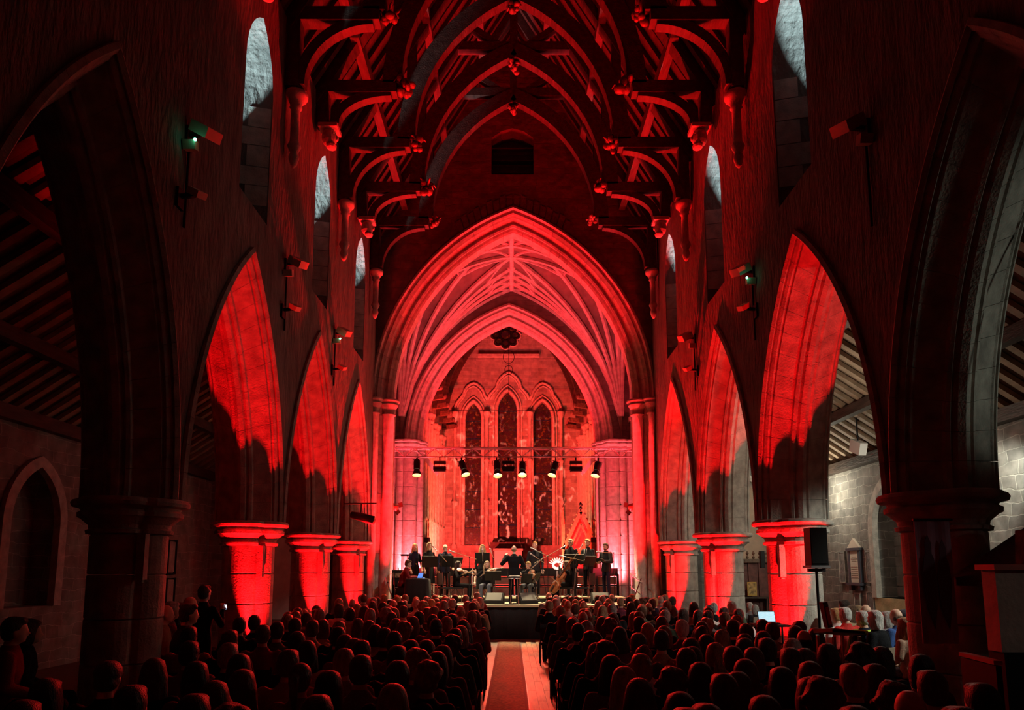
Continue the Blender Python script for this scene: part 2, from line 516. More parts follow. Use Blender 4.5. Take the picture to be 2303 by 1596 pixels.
# ---- nave arcade walls
APROF = [(-.05, -.03), (-.075, .03), (-.03, .075), (0, .05), (.012, .09), (.05, .13), (.09, .12), (.10, .16), (.13, .17),
         (.38, .29), (.39, .34), (.43, .365), (.47, .34), (.49, .40), (.56, .435), (.63, .40), (.65, .34), (.69, .365), (.73, .34), (.74, .29),
         (.99, .17), (1.02, .16), (1.03, .12), (1.07, .13), (1.11, .09), (1.12, .05), (1.15, .075), (1.195, .03), (1.17, -.03)]
WN = 10
def lancet(c, hw, z0, zs, za):
    A = Arch(c, hw, zs, za)
    L = A.poly(6)
    return [(c - hw, z0)] + L + [(c + hw, z0)]
wall = {}
for side, X, rows in (('left', XL, PL), ('right', XR, PR)):
    s = 1 if X > 0 else -1
    arches = [Arch((a + b) / 2, (b - a) / 2 - .07, ZCAP, ZAPEX) for a, b in zip(rows[:-1], rows[1:])]
    if X < 0:
        arches[0] = Arch(arches[0].c, arches[0].a, ZCAP, ZAPEX + .38)
    out = [(-3, 0), (rows[0] - .4, 0), (rows[0] - .4, ZCAP)]
    for A in arches:
        out += A.poly(16)
    out += [(rows[-1] + .4, ZCAP), (rows[-1] + .4, 0), (21.05, 0), (21.05, 12.5), (-3, 12.5)]
    wins = [(A.c, lancet(A.c, .62, WINZ[0], WINZ[1], WINZ[2]), lancet(A.c, .34, 8.9, 10.5, 11.35)) for A in arches[1:]]
    mb = MB()
    face2d(mb, [out] + [wv[1] for wv in wins], lambda y, z: (X, y, z))
    face2d(mb, [out] + [wv[2] for wv in wins], lambda y, z: (X + s * WT, y, z))
    for c, wi, wo in wins:      # splayed embrasures
        mb.loft([[(X, y, z) for y, z in wi], [(X + s * WT, y, z) for y, z in wo]], cap=False)
    wl = struct('wall_' + side, mb, RUB, 'rough stone nave arcade wall on the %s with pointed arches' % side)
    wall[side] = wl
    f = lambda x, u, z: (X + s * u, x, z)
    NV = 13
    for A in arches:
        for sd in (-1, 1):
            for k in range(NV):
                m2 = MB()
                sweep_arch(m2, A, APROF, f, k / NV + .0006, (k + 1) / NV - (.0006 if k < NV - 1 else 0), sd, 2)
                obj('voussoir', m2, ASH, wl)
    # quoin stones on the far jamb of each window embrasure
    for c, wi, wo in wins:
        z = 8.35
        k = 0
        while z < 10.0:
            h = .34 + .1 * random.random()
            fr = .55 if k % 2 else .34
            top = z + h - .015
            lim = .615
            p0, p1 = Vector((X + s * .02, c + lim - .003, 0)), Vector((X + s * WT * .98, c + .345, 0))
            q = p0.lerp(p1, fr)
            nrm = Vector((-s * .35, -1, 0)).normalized() * .014
            m2 = MB().loft([[p + Vector((0, 0, zz)) for p in (p0 + nrm, q + nrm, q - nrm, p0 - nrm)] for zz in (z, top)])
            obj('quoin', m2, ASHP, wl)
            z += h
            k += 1
    # piers
    for k, y in enumerate(rows[1:], 1):
        last = k == len(rows) - 1
        where = ['', 'nearest the camera', 'second from the camera', 'third from the camera', 'last before the chancel arch'][k]
        t = thing('stone_pier', 'clustered stone pier of the %s arcade, %s' % (side, where), 'pier', (X + s * WT / 2, y, 0), 0, 'nave arcade piers')
        def outl(off, z, n=40):
            return [((.365 + .10 * abs(math.cos(2 * a)) ** .6 + off) * math.cos(a), (.365 + .10 * abs(math.cos(2 * a)) ** .6 + off) * math.sin(a), z) for a in (2 * PI * i / n for i in range(n))]
        zz = [.0, .30, .82, 1.36, 1.90, 2.40]
        for a, b in zip(zz[:-1], zz[1:]):
            o_ = .10 if a == 0 else 0
            m2 = MB().loft([outl(o_ - .012, a + .004), outl(o_, a + .018), outl(o_, b - .018), outl(o_ - .012, b - .004)])
            obj('base' if a == 0 else 'course_stone', m2, ASH, t)
        cp = [(0, 2.40), (.05, 2.41), (.06, 2.45), (.02, 2.47), (.03, 2.52), (.12, 2.60), (.16, 2.62), (.165, 2.67), (.12, 2.70), (.14, 2.73), (.225, 2.75), (.24, 2.79), (.22, 2.83), (.18, 2.845)]
        obj('capital', MB().loft([outl(o_, z) for o_, z in cp]), ASH, t)
        cs = MB().box((-s * .345, -.315, 2.12), (.10, .10, .56)).box((-s * .345, -.315, 1.83), (.06, .06, .05))
        obj('corbel_shaft', cs, ASH, t)
    # wall shafts carrying the main trusses
    for y in ([12.1, 16.05, 19.95]):
        m2 = MB()
        c0 = X - s * .17
        m2.lathe([(.02, 9.55), (.06, 9.6), (.10, 9.75), (.07, 9.85), (.13, 9.98), (.10, 10.05), (.085, 10.06), (.085, 10.75), (.12, 10.78), (.10, 10.82), (.15, 10.92), (.21, 10.98), (.22, 11.06), (.18, 11.10)], (c0, y, 0), 14)
        obj('wall_shaft', m2, ASHP, wl, True)

# ---- clerestory glass
GLASS = bpy.data.materials.new('leaded_glass')
GLASS.use_nodes = True
nt = GLASS.node_tree
b_ = nt.nodes['Principled BSDF']
tr = nt.nodes.new('ShaderNodeBsdfTransparent')
tr.inputs[0].default_value = (.72, .80, .80, 1)
gl = nt.nodes.new('ShaderNodeBsdfGlossy')
gl.inputs['Roughness'].default_value = .25
gl.inputs[0].default_value = (.5, .55, .6, 1)
ms = nt.nodes.new('ShaderNodeMixShader')
ms.inputs[0].default_value = .12
nt.links.new(tr.outputs[0], ms.inputs[1])
nt.links.new(gl.outputs[0], ms.inputs[2])
nt.links.new(ms.outputs[0], nt.nodes['Material Output'].inputs['Surface'])
wn = 0
for X, rows in ((XL, PL), (XR, PR)):
    s = 1 if X > 0 else -1
    for a, b in zip(rows[1:-1], rows[2:]):
        wn += 1
        c = (a + b) / 2
        fr = MB()
        L = lancet(c, .34, 8.9, 10.5, 11.35)
        fr.tube([(X + s * (WT - .06), y, z) for y, z in L + L[:1]], .022, 6)
        wo = struct('window_%d' % wn, fr, BLK, 'narrow lancet clerestory window in the %s nave wall' % ('right' if s > 0 else 'left'))
        for k in range(4):
            z0, z1 = 8.92 + k * .6, 8.92 + (k + 1) * .6 - .012
            hw1 = .33 if z1 < 10.5 else .33 * (11.4 - z1) / .9
            hwm = .33 if z0 < 10.5 else .33 * (11.4 - z0) / .9
            p = [(c - hwm, z0), (c + hwm, z0), (c + hw1, z1), (c - hw1, z1)]
            obj('pane', MB().prism(p, lambda q: (X + s * (WT - .065), q[0], q[1]), lambda q: (X + s * (WT - .059), q[0], q[1])), GLASS, wo)

# ---- chancel arch wall
BP_A = [(-.02, -.06), (-.06, -.02), (-.075, .04), (-.02, .085), (.03, .07), (.045, .12), (.015, .17), (.05, .225), (.11, .20), (.135, .26), (.30, .37), (.85, .37), (.85, -.06)]
BP_B = [(.30, .34), (.27, .40), (.235, .45), (.27, .51), (.33, .50), (.35, .57), (.39, .63), (.80, .63), (.84, .57), (.90, .50), (.90, .34)]
A1 = Arch(.06, 4.47, 7.30, 13.75)
A2 = Arch(-.10, 4.30, 7.22, 13.25)
def big_arch(A, Y, wname, label, outline, holes, m, mstone, nA, nB, depth=.9, low=0.0):
    mb = MB()
    for yy in (Y, Y + depth):
        face2d(mb, [outline] + holes, lambda x, z: (x, yy, z))
    for h in holes:
        mb.loft([[(x, Y, z) for x, z in h], [(x, Y + .7, z) for x, z in h]], cap=False)
        mb.add([(x, Y + .7, z) for x, z in h], [tuple(range(len(h)))])
    wl = struct(wname, mb, m, label)
    f = lambda x, u, z: (x, Y + u, z)
    for prof, n, nm in ((BP_A, nA, 'voussoir'), (BP_B, nB, 'voussoir')):
        for sd in (-1, 1):
            for k in range(n):
                g = .0005
                m2 = MB()
                sweep_arch(m2, A, prof, f, k / n + g, (k + 1) / n - (g if k < n - 1 else 0), sd, 2)
                obj(nm, m2, mstone, wl)
            z = low
            while z < A.zs - .05:
                h = min(.62, A.zs - z)
                obj('jamb_stone', sweep_leg(MB(), A, prof, f, z + .004, z + h - .004, sd), mstone, wl)
                z += h
    # shafts with capitals at the springing
    for sd in (-1, 1):
        for dx, dy, r in ((.13, -.02, .12), (.50, .30, .17)):
            cx = A.c + sd * (A.a - dx)
            pr = [(r * 1.5, low), (r * 1.5, low + .2), (r, low + .3), (r, A.zs - .48), (r * 1.3, A.zs - .46), (r * 1.3, A.zs - .42), (r * 1.05, A.zs - .40), (r * 1.3, A.zs - .25), (r * 1.75, A.zs - .14), (r * 1.75, A.zs - .10), (r * 1.6, A.zs - .09), (r * 2.05, A.zs - .03), (r * 2.05, A.zs + .03), (r * 1.8, A.zs + .05)]
            obj('shaft', MB().lathe(pr, (cx, Y + dy, 0), 18), mstone, wl, True)
    return wl
def archline(A, xl, xr, top):
    return [(xl, 0), (A.c - A.a, 0)] + A.poly(20) + [(A.c + A.a, 0), (xr, 0)] + top
hole = [(-.66, 14.9), (.74, 14.9), (.74, 16.2), (.40, 16.45), (.04, 16.55), (-.32, 16.45), (-.66, 16.2)]
w1 = big_arch(A1, 21.0, 'wall_chancel_arch', 'dark rubble wall over the great pointed chancel arch', archline(A1, XL - 1.3, XR + 1.3, [(XR + 1.3, 12.5), (.07, 20.4), (XL - 1.3, 12.5)]), [hole], RUBD, ASHP, 11, 21)
for sd in (-1, 1):          # rough relieving ring near the apex
    for k in range(9):
        m2 = MB()
        sweep_arch(m2, A1, [(-.025, -.07), (-.025, -.42 - .06 * (k % 2)), (.05, -.42), (.05, -.07)], lambda x, u, z: (x, 21.0 + u, z), .76 + k * .0265 + .003, .76 + (k + 1) * .0265 - .002, sd, 1)
        obj('relieving_stone', m2, RUBD, w1)
for k in range(3):          # louvre boards deep in the gable opening
    obj('louvre', MB().bar((-.66, 21.5, 15.2 + k * .45), (.74, 21.5, 15.2 + k * .45), .22, .03), BOARD, w1)
w2 = big_arch(A2, 28.0, 'wall_inner_arch', 'dark wall with the second pointed arch behind the crossing', archline(A2, -6.2, 6.2, [(6.2, 15), (-6.2, 15)]), [], RUBD, ASHP, 11, 19, .9, 0)

# ---- crossing side walls and far clustered piers
for sd, nm in ((-1, 'left'), (1, 'right')):
    mb = MB()
    X = sd * 4.95
    A = Arch(24.6, 1.9, 5.2, 8.6)
    out = [(21.9, 0), (A.c - A.a, 0)] + A.poly(12) + [(A.c + A.a, 0), (28.0, 0), (28.0, 15), (21.9, 15)]
    face2d(mb, [out], lambda y, z: (X, y, z))
    face2d(mb, [out], lambda y, z: (X + sd * .8, y, z))
    L = [(A.c - A.a, 0)] + A.poly(12) + [(A.c + A.a, 0)]
    mb.loft([[(X, y, z) for y, z in L], [(X + sd * .8, y, z) for y, z in L]], cap=False, closed=False)
    struct('wall_crossing_' + nm, mb, ASHP, 'pale ashlar side wall of the crossing, %s' % nm)
    t = thing('crossing_pier', 'tall pale clustered pier inside the chancel arch, %s side' % nm, 'pier', (sd * 4.35, 27.75, 0), 0, 'crossing piers')
    def po(g, z):
        pts = []
        for cx, cyy, r, a0, a1 in ((.50, -.10, .24, 200, 330), (.16, -.28, .15, 190, 350), (-.20, -.18, .30, 190, 350), (-.60, .12, .13, 160, 350)):
            pts += [(sd * (cx + (r + g) * math.cos(math.radians(a))) if False else (cx + (r + g) * math.cos(math.radians(a0 + (a1 - a0) * i / 8))), cyy + (r + g) * math.sin(math.radians(a0 + (a1 - a0) * i / 8))) for i in range(8, -1, -1)]
        pts = [(.74 + g, .25)] + pts + [(-.73 - g, .25)]
        return [(sd * x, y, z) for x, y in pts]
    z = .0
    k = 0
    while z < 6.7:
        h = .62 + .12 * (k % 3 == 1)
        h = min(h, 6.75 - z)
        obj('course_stone', MB().loft([po(-.012, z + .003), po(0, z + .016), po(0, z + h - .016), po(-.012, z + h - .003)]), ASHP, t)
        z += h
        k += 1
    obj('capital', MB().loft([po(o_, z_) for o_, z_ in ((0, 6.75), (.05, 6.77), (.05, 6.82), (.01, 6.84), (.04, 6.95), (.13, 7.05), (.13, 7.10), (.10, 7.11), (.17, 7.16), (.17, 7.22), (.12, 7.25))]), ASHP, t)

# ---- crossing vault
VA, VY0, VY1, VZ, VH = 4.62, 21.9, 28.0, 7.25, 6.75
VB = (VY1 - VY0) / 2
kk = VH / VA * 1.0
RR = (1 + kk * kk) / 2
def vg(t):
    return math.sqrt(max(0, RR * RR - (RR - t) ** 2)) / kk
def vpt(sx, sy, e, t, drop=0.0):
    """quadrant corner (sx, sy); e = ray end on the ridges (dx, dy) ; t along the ray"""
    dx, dy = e[0] * t, e[1] * t
    x = sx * (VA - dx)
    y = VY0 + dy if sy < 0 else VY1 - dy
    return Vector((x, y, VZ + VH * vg(t) - drop))
ends = [(VA, VB * q) for q in (0, .22, .45, .68, 1.0)] + [(VA * q, VB) for q in (.72, .45, .2, 0)]
vm = MB()
NT = 14
for sx in (-1, 1):
    for sy in (-1, 1):
        E2 = []
        for a, b in zip(ends[:-1], ends[1:]):
            E2 += [a, ((a[0] + b[0]) / 2, (a[1] + b[1]) / 2)]
        E2.append(ends[-1])
        o = len(vm.v)
        for e in E2:
            vm.v += [tuple(vpt(sx, sy, e, i / NT)) for i in range(NT + 1)]
        for i in range(len(E2) - 1):
            for j in range(NT):
                a = o + i * (NT + 1) + j
                vm.f.append((a, a + 1, a + NT + 2, a + NT + 1))
VAULTM = mat('vault_plaster', (.15, .12, .10), .9, var=.3, vscale=3, bump=.3, bscale=18)
vault = struct('ceiling_vault', vm, VAULTM, 'ribbed stone vault over the crossing behind the chancel arch', True)
def rib(pts, wd=.13, ht=.16):
    m2 = MB().tube(pts, [wd * .62] * len(pts), 6, True, 1.25)
    obj('rib', m2, ASHP, vault)
for sx in (-1, 1):
    for sy in (-1, 1):
        for e in ends:
            rib([vpt(sx, sy, e, .02 + .98 * i / 12, .05) for i in range(13)])
        for i in range(1, len(ends) - 1):      # liernes
            for d in (-1, 1):
                if 0 <= i + d < len(ends):
                    a, b = vpt(sx, sy, ends[i], .78, .05), vpt(sx, sy, ends[i + d], .985, .05)
                    if i != 4:
                        rib([a.lerp(b, q) + Vector((0, 0, .12 * math.sin(PI * q))) for q in (0, .33, .66, 1)], .09)
rib([(0, VY0 + .02, VZ + VH - .06), (0, (VY0 + VY1) / 2, VZ + VH - .06), (0, VY1 - .02, VZ + VH - .06)], .17)
rib([(-VA, (VY0 + VY1) / 2, VZ + VH - .06), (0, (VY0 + VY1) / 2, VZ + VH - .06), (VA, (VY0 + VY1) / 2, VZ + VH - .06)], .12)
for sy in (-1, 1):
    for e in ends[:5]:
        p = vpt(1, sy, e, 1.0)
        obj('boss', MB().lathe([(.02, -.16), (.12, -.15), (.17, -.1), (.17, -.02), (.1, .03)], (0, p.y, p.z), 12), ASHP, vault, True)

# ---- chancel
CZ0 = 9.9
for sd, nm in ((-1, 'left'), (1, 'right')):
    mb = MB().box((sd * 4.15, 33.5, 5.2), (.5, 9.3, 10.4))
    cw = struct('wall_chancel_' + nm, mb, RUBE, 'chancel side wall with clustered shafts, %s' % nm)
    for k, y in enumerate((29.6, 30.6, 31.7, 32.9, 34.3, 35.8, 37.2)):
        for dx, r, zt in ((.0, .11, 9.3 - .2 * (k % 2)), (.17, .055, 8.6)):
            X = sd * (3.80 - dx * .6)
            obj('shaft', MB().lathe([(r * 1.6, 0), (r * 1.6, .3), (r, .4), (r, 4.1), (r * 1.5, 4.15), (r * 1.5, 4.25), (r, 4.3), (r, zt - .4), (r * 1.4, zt - .36), (r, zt - .3), (r * 2, zt - .1), (r * 2, zt), (r * 1.6, zt + .04)], (X, y + dx * 1.3, 0), 10), ASHP, cw, True)
CW = Arch(0, 3.95, CZ0, 16.9)
mb = MB()
for i in range(12):
    pass
poly = CW.poly(10)
mb.loft([[(x, 28.85, z) for x, z in poly], [(x, 38.3, z) for x, z in poly]], cap=False, closed=False)
cc = struct('ceiling_chancel', mb, mat('chancel_boarding', (.20, .10, .07), .7, var=.4, vscale=5, bump=.3, bscale=14), 'dark boarded wagon roof of the chancel')
for k in range(6):
    y = 29.6 + k * 1.65
    m2 = MB().barpath([(x, y, z) for x, z in CW.poly(9, .14)], .22, .28, (0, 1, 0))
    obj('rib', m2, OAK, cc)
    for sd in (-1, 1):
        obj('bracket', MB().bar((sd * 3.9, y, 9.95), (sd * 3.2, y, 10.05), .2, .22).ell((sd * 3.15, y, 10.05), (.12, .12, .14), 8, 6), OAKR, cc)
for t_ in (.25, .5, .75):
    for sd in (-1, 1):
        x, z = CW.pt(t_, .10, sd)
        obj('purlin', MB().bar((x, 28.9, z), (x, 38.1, z), .16, .2), OAK, cc)
for k, (y, z) in enumerate(((31.3, 11.9), (34.5, 11.3), (36.8, 10.7))):
    obj('tie_rod', MB().tube([(-3.6, y, z), (3.6, y, z)], .014, 6), BLK, cc)

# east wall
EY = 38.1
mb = MB()
gx = [(-4.4, 0), (4.4, 0), (4.4, 10.4)] + [(x, z) for x, z in reversed(Arch(0, 4.3, CZ0, 17.4).poly(10))] + [(-4.4, 10.4)]
def pxl(L, Y=EY):
    return [at(px, py, Y) for px, py in L]
glz = {'left': (1045, 1082, 906, 940, 1226), 'central': (1120, 1162, 881, 922, 1223), 'right': (1201, 1240, 904, 940, 1226)}
holes = []
ginfo = {}
for nm, (a, b, top, spr, bot) in glz.items():
    x0, zb = at(a, bot, EY)
    x1, zt = at(b, top, EY)
    _, zs = at(a, spr, EY)
    c, hw = (x0 + x1) / 2, (x1 - x0) / 2
    ginfo[nm] = (c, hw, zb, zs, zt)
    holes.append(lancet(c, hw, zb, zs, zt))
face2d(mb, [gx] + holes, lambda x, z: (x, EY, z))
for h in holes:
    mb.loft([[(x, EY, z) for x, z in h], [(x, EY + .35, z) for x, z in h]], cap=False)
we = struct('wall_east', mb, RUBE, 'coursed stone east wall with three tall lancets')
def zoom4(L):
    return [at(1020 + x * .2756, 820 + y * .2757, EY - .12) for x, y in L]
HOODS = {'left': [(18, 400), (8, 350), (22, 310), (50, 275), (78, 240), (88, 205), (112, 172), (140, 155), (165, 145), (192, 156), (222, 180), (244, 212), (256, 248), (276, 280)],
         'central': [(278, 280), (296, 240), (325, 210), (348, 185), (355, 150), (380, 108), (415, 76), (450, 58), (487, 76), (520, 108), (545, 150), (552, 185), (576, 210), (604, 240), (618, 280)],
         'right': [(620, 280), (640, 248), (652, 212), (674, 180), (700, 156), (728, 145), (756, 156), (784, 172), (806, 205), (815, 240), (842, 275), (866, 310), (880, 350), (872, 400)]}
wn = 6
for nm in ('left', 'central', 'right'):
    wn += 1
    c, hw, zb, zs, zt = ginfo[nm]
    m2 = MB()
    P = zoom4(HOODS[nm])
    m2.tube([(x, EY - .04, z) for x, z in P], .08, 8)
    wo = struct('window_%d' % wn, m2, ASHP, '%s stained lancet of the east window with a trefoiled hood' % nm, True)
    cxm, czm = sum(q[0] for q in P) / len(P), min(q[1] for q in P)
    obj('hood_roll', MB().tube([(cxm + (x - cxm) * .86, EY - .03, czm + (z - czm) * .90) for x, z in P], .05, 6), ASHP, wo, True)
    L = lancet(c, hw + .10, zb, zs, zt + .14)
    obj('window_frame', MB().tube([(x, EY - .05, z) for x, z in L], .10, 8), ASHP, wo, True)
    L = lancet(c, hw + .28, zb, zs, zt + .40)
    obj('inner_moulding', MB().tube([(x, EY - .02, z) for x, z in L], .05, 6), ASHP, wo, True)
    xs = (P[0][0] - .03, P[-1][0] + .03)
    for i, x in enumerate(xs):
        if nm == 'central' or (nm == 'left' and i == 0) or (nm == 'right' and i == 1):
            z1 = at(1024, 930, EY)[1]
            obj('colonnette', MB().lathe([(.16, zb - .2), (.16, zb), (.09, zb + .1), (.09, zb + 2.3), (.15, zb + 2.35), (.15, zb + 2.45), (.09, zb + 2.5), (.09, zb + 4.6), (.15, zb + 4.65), (.15, zb + 4.75), (.09, zb + 4.8), (.09, z1 - .3), (.13, z1 - .25), (.22, z1), (.22, z1 + .1)], (x, EY - .12, 0), 10), ASHP, wo, True)
    n = 8
    for k in range(n):
        z0, z1 = zb + (zt - zb) * k / n, zb + (zt - zb) * (k + 1) / n - .03
        def hwz(z):
            if z <= zs:
                return hw
            A = Arch(c, hw, zs, zt)
            best = min((abs(A.pt(q / 40, 0, -1)[1] - z), A.pt(q / 40, 0, -1)[0]) for q in range(41))[1]
            return max(.02, c - best)
        zm = (z0 + z1) / 2
        p = [(c - hwz(z0), z0), (c + hwz(z0), z0), (c + hwz(zm), zm), (c + hwz(z1), z1), (c - hwz(z1), z1), (c - hwz(zm), zm)]
        obj('pane', MB().prism(p, lambda q: (q[0], EY + .20, q[1]), lambda q: (q[0], EY + .22, q[1])), None, wo)['kind'] = 'structure'
SG = bpy.data.materials.new('stained_glass')
SG.use_nodes = True
nt = SG.node_tree
b_ = nt.nodes['Principled BSDF']
tc = nt.nodes.new('ShaderNodeTexCoord')
v1 = nt.nodes.new('ShaderNodeTexVoronoi')
v1.inputs['Scale'].default_value = 9
v2 = nt.nodes.new('ShaderNodeTexVoronoi')
v2.feature = 'DISTANCE_TO_EDGE'
v2.inputs['Scale'].default_value = 9
for v in (v1, v2):
    nt.links.new(tc.outputs['Object'], v.inputs['Vector'])
cr = nt.nodes.new('ShaderNodeValToRGB')
cr.color_ramp.elements[0].color = (.03, .02, .05, 1)
cr.color_ramp.elements[1].color = (.13, .10, .03, 1)
e = cr.color_ramp.elements.new(.4)
e.color = (.05, .018, .015, 1)
e = cr.color_ramp.elements.new(.7)
e.color = (.02, .04, .025, 1)
sp = nt.nodes.new('ShaderNodeSeparateColor')
nt.links.new(v1.outputs['Color'], sp.inputs[0])
nt.links.new(sp.outputs[0], cr.inputs['Fac'])
lt = nt.nodes.new('ShaderNodeMath')
lt.operation = 'GREATER_THAN'
lt.inputs[1].default_value = .05
nt.links.new(v2.outputs['Distance'], lt.inputs[0])
mm = nt.nodes.new('ShaderNodeMix')
mm.data_type = 'RGBA'
mm.inputs[6].default_value = (.01, .01, .01, 1)
nt.links.new(lt.outputs[0], mm.inputs[0])
nt.links.new(cr.outputs[0], mm.inputs[7])
nt.links.new(mm.outputs[2], b_.inputs['Base Color'])
b_.inputs['Roughness'].default_value = .35
for o in bpy.data.objects:
    if o.name.startswith('pane') and o.parent and o.parent.name in ('window_7', 'window_8', 'window_9'):
        o.data.materials.clear()
        o.data.materials.append(SG)
# octofoil above, sill ledge
oc, oz = at(1137, 755, EY)
m2 = MB()
P = []
for i in range(64):
    a = 2 * PI * i / 64
    P.append((oc + (.80 + .22 * abs(math.cos(4 * a)) ** .7) * math.cos(a) * .88, oz + (.80 + .22 * abs(math.cos(4 * a)) ** .7) * math.sin(a) * .8))
wo = struct('window_10', MB().tube([(x, EY - .03, z) for x, z in P + P[:1]], .05, 6), ASHP, 'dark octofoil window with scrolled tracery high in the east gable', True)
obj('pane', MB().prism(P, lambda q: (q[0], EY - .03, q[1]), lambda q: (q[0], EY - .01, q[1])), SG, wo)
for i in range(8):
    a = 2 * PI * (i + .0) / 8
    cx, cz = oc + .62 * math.cos(a) * .88, oz + .62 * math.sin(a) * .8
    obj('tracery_ring', MB().tube([(cx + .19 * math.cos(q * PI / 6), EY - .06, cz + .19 * math.sin(q * PI / 6)) for q in range(13)], .03, 5), BLK, wo)
obj('tracery_ring', MB().tube([(oc + .3 * math.cos(q * PI / 8), EY - .06, oz + .3 * math.sin(q * PI / 8)) for q in range(17)], .035, 5), BLK, wo)
x0, z0 = at(1075, 801, EY)
x1, _ = at(1213, 801, EY)
obj('sill_ledge', MB().box(((x0 + x1) / 2, EY - .1, z0), (x1 - x0, .25, .16)), ASHP, we)

# ---- nave roof
RIDGE, EAV = 20.0, 12.35
RS = (RIDGE - EAV) / 4.5
def rz(x):
    return RIDGE - RS * abs(x - .07)
mb = MB()
for sd in (-1, 1):
    P = [(.07, RIDGE + .15), (.07 + sd * 5.2, RIDGE + .15 - RS * 5.2), (.07 + sd * 5.2, RIDGE + .25 - RS * 5.2), (.07, RIDGE + .28)]
    mb.loft([[(x, -3, z) for x, z in P], [(x, 21.4, z) for x, z in P]])
roof = struct('ceiling', mb, BOARD, 'dark boarded slopes of the open timber nave roof')
rm = {}
for sd in (-1, 1):
    p, q = Vector((.07, 0, RIDGE + .04)), Vector((.07 + sd * 4.75, 0, RIDGE + .04 - RS * 4.75))
    rm[sd] = MB().bar(p, q, .10, .13, (0, 1, 0)).mesh('rafter')
    rm[sd].materials.append(OAK)
    y = 8.2
    while y < 20.9:
        link('rafter', rm[sd], None, roof, (0, y, 0))
        y += .42
for sd in (-1, 1):
    for x in (3.55, 2.25, 1.0):
        X = .07 + sd * x
        obj('purlin', MB().bar((X, 7.5, rz(X) - .16), (X, 21.0, rz(X) - .16), .20, .30), OAK, roof)
obj('ridge_beam', MB().bar((.07, 7.5, RIDGE - .15), (.07, 21, RIDGE - .15), .2, .35), OAK, roof)
def carved(seed, sc=1.0):
    rnd = random.Random(seed)
    m2 = MB()
    for i in range(9):
        a, b = rnd.uniform(-1, 1), rnd.uniform(-1, 1)
        m2.ell((.10 * a * sc, .13 * b * sc, rnd.uniform(-.16, .14) * sc), tuple(rnd.uniform(.05, .11) * sc for _ in range(3)), 8, 6)
    for i in range(5):
        a = rnd.uniform(0, 6.28)
        m2.tube([(.05 * math.cos(a), .05 * math.sin(a), 0), (.17 * math.cos(a) * sc, .16 * math.sin(a) * sc, .1 * sc), (.22 * math.cos(a) * sc, .2 * math.sin(a) * sc, rnd.uniform(.0, .2) * sc)], [.04, .03, .012], 6)
    return m2
TR = [10.0, 12.0, 14.0, 16.0, 18.0, 19.9]
words = ['hidden above', 'nearest in view', 'second in view', 'third in view', 'fourth in view', 'against the chancel wall']
for k, y in enumerate(TR):
    main = k % 2 == 1
    t = thing('roof_truss', 'dark oak hammerbeam roof truss with arched braces, %s' % words[k], 'roof truss', (.07, y, EAV), 0, 'nave roof trusses')
    g = lambda x, z: (x, 0, z - EAV)
    for sd in (-1, 1):
        obj('hammer_beam', MB().bar(g(sd * 4.6, 12.62), g(sd * 2.62, 12.62), .26, .28), OAK, t)
        m2 = carved(10 + k * 2 + (sd > 0), 1.0 if main else 1.25)
        obj('carved_end', m2, OAKR, t, True, g(sd * 2.45, 12.68))
        zb, xb = (11.15, 4.12) if main else (11.75, 3.98)
        P = []
        for i in range(11):
            q = i / 10 * PI / 2
            P.append(g(sd * (2.75 + (xb - 2.75) * math.cos(q)) , zb + (12.5 - zb) * math.sin(q)))
        obj('curved_brace', MB().barpath(P, .20, .20, (0, 1, 0)), OAK, t)
        obj('wall_post', MB().bar(g(sd * 4.25, zb - .05), g(sd * 4.25, 12.5), .24, .24, (0, 1, 0)), OAK, t)
        if not main:
            hd = MB().ell((0, 0, 0), (.17, .17, .22), 12, 8).ell((-sd * .16, -.0, -.02), (.05, .05, .07), 8, 6).ell((-sd * .05, 0, -.2), (.12, .13, .08), 8, 6).box((0, 0, .2), (.42, .40, .09)).ell((-sd * .1, -.09, .05), .04, 6, 5).ell((-sd * .1, .09, .05), .04, 6, 5)
            obj('corbel_head', hd, ASHP, t, False, g(sd * 4.10, 11.45))
        A = Arch(0, 2.52, 12.7, 16.65)
        obj('arch_brace', MB().barpath([g(*A.pt(i / 12, -.2, sd)) for i in range(13)], .26, .42, (0, 1, 0)), OAK, t)
        obj('hammer_post', MB().bar(g(sd * 2.62, 12.7), g(sd * 2.62, rz(.07 + 2.62) - .2), .22, .22, (0, 1, 0)), OAK, t)
        obj('principal_rafter', MB().bar(g(sd * 4.6, rz(.07 + 4.6) - .12), g(0, RIDGE - .2), .24, .30, (0, 1, 0)), OAK, t)
        obj('upper_brace', MB().bar(g(sd * .25, 16.9), g(sd * 1.25, rz(1.32) - .25), .18, .2, (0, 1, 0)), OAK, t)
    obj('collar_beam', MB().bar(g(-1.75, 16.98), g(1.75, 16.98), .22, .26), OAK, t)
    obj('king_post', MB().bar(g(0, 16.6), g(0, RIDGE - .2), .22, .24, (0, 1, 0)), OAK, t)
    obj('boss', carved(90 + k, .9), OAKR, t, True, g(0, 16.42))

# ---- west end behind the camera closes the room
mb = MB().box((0, -3.1, 10), (26, .4, 21))
struct('wall_west', mb, RUBD)

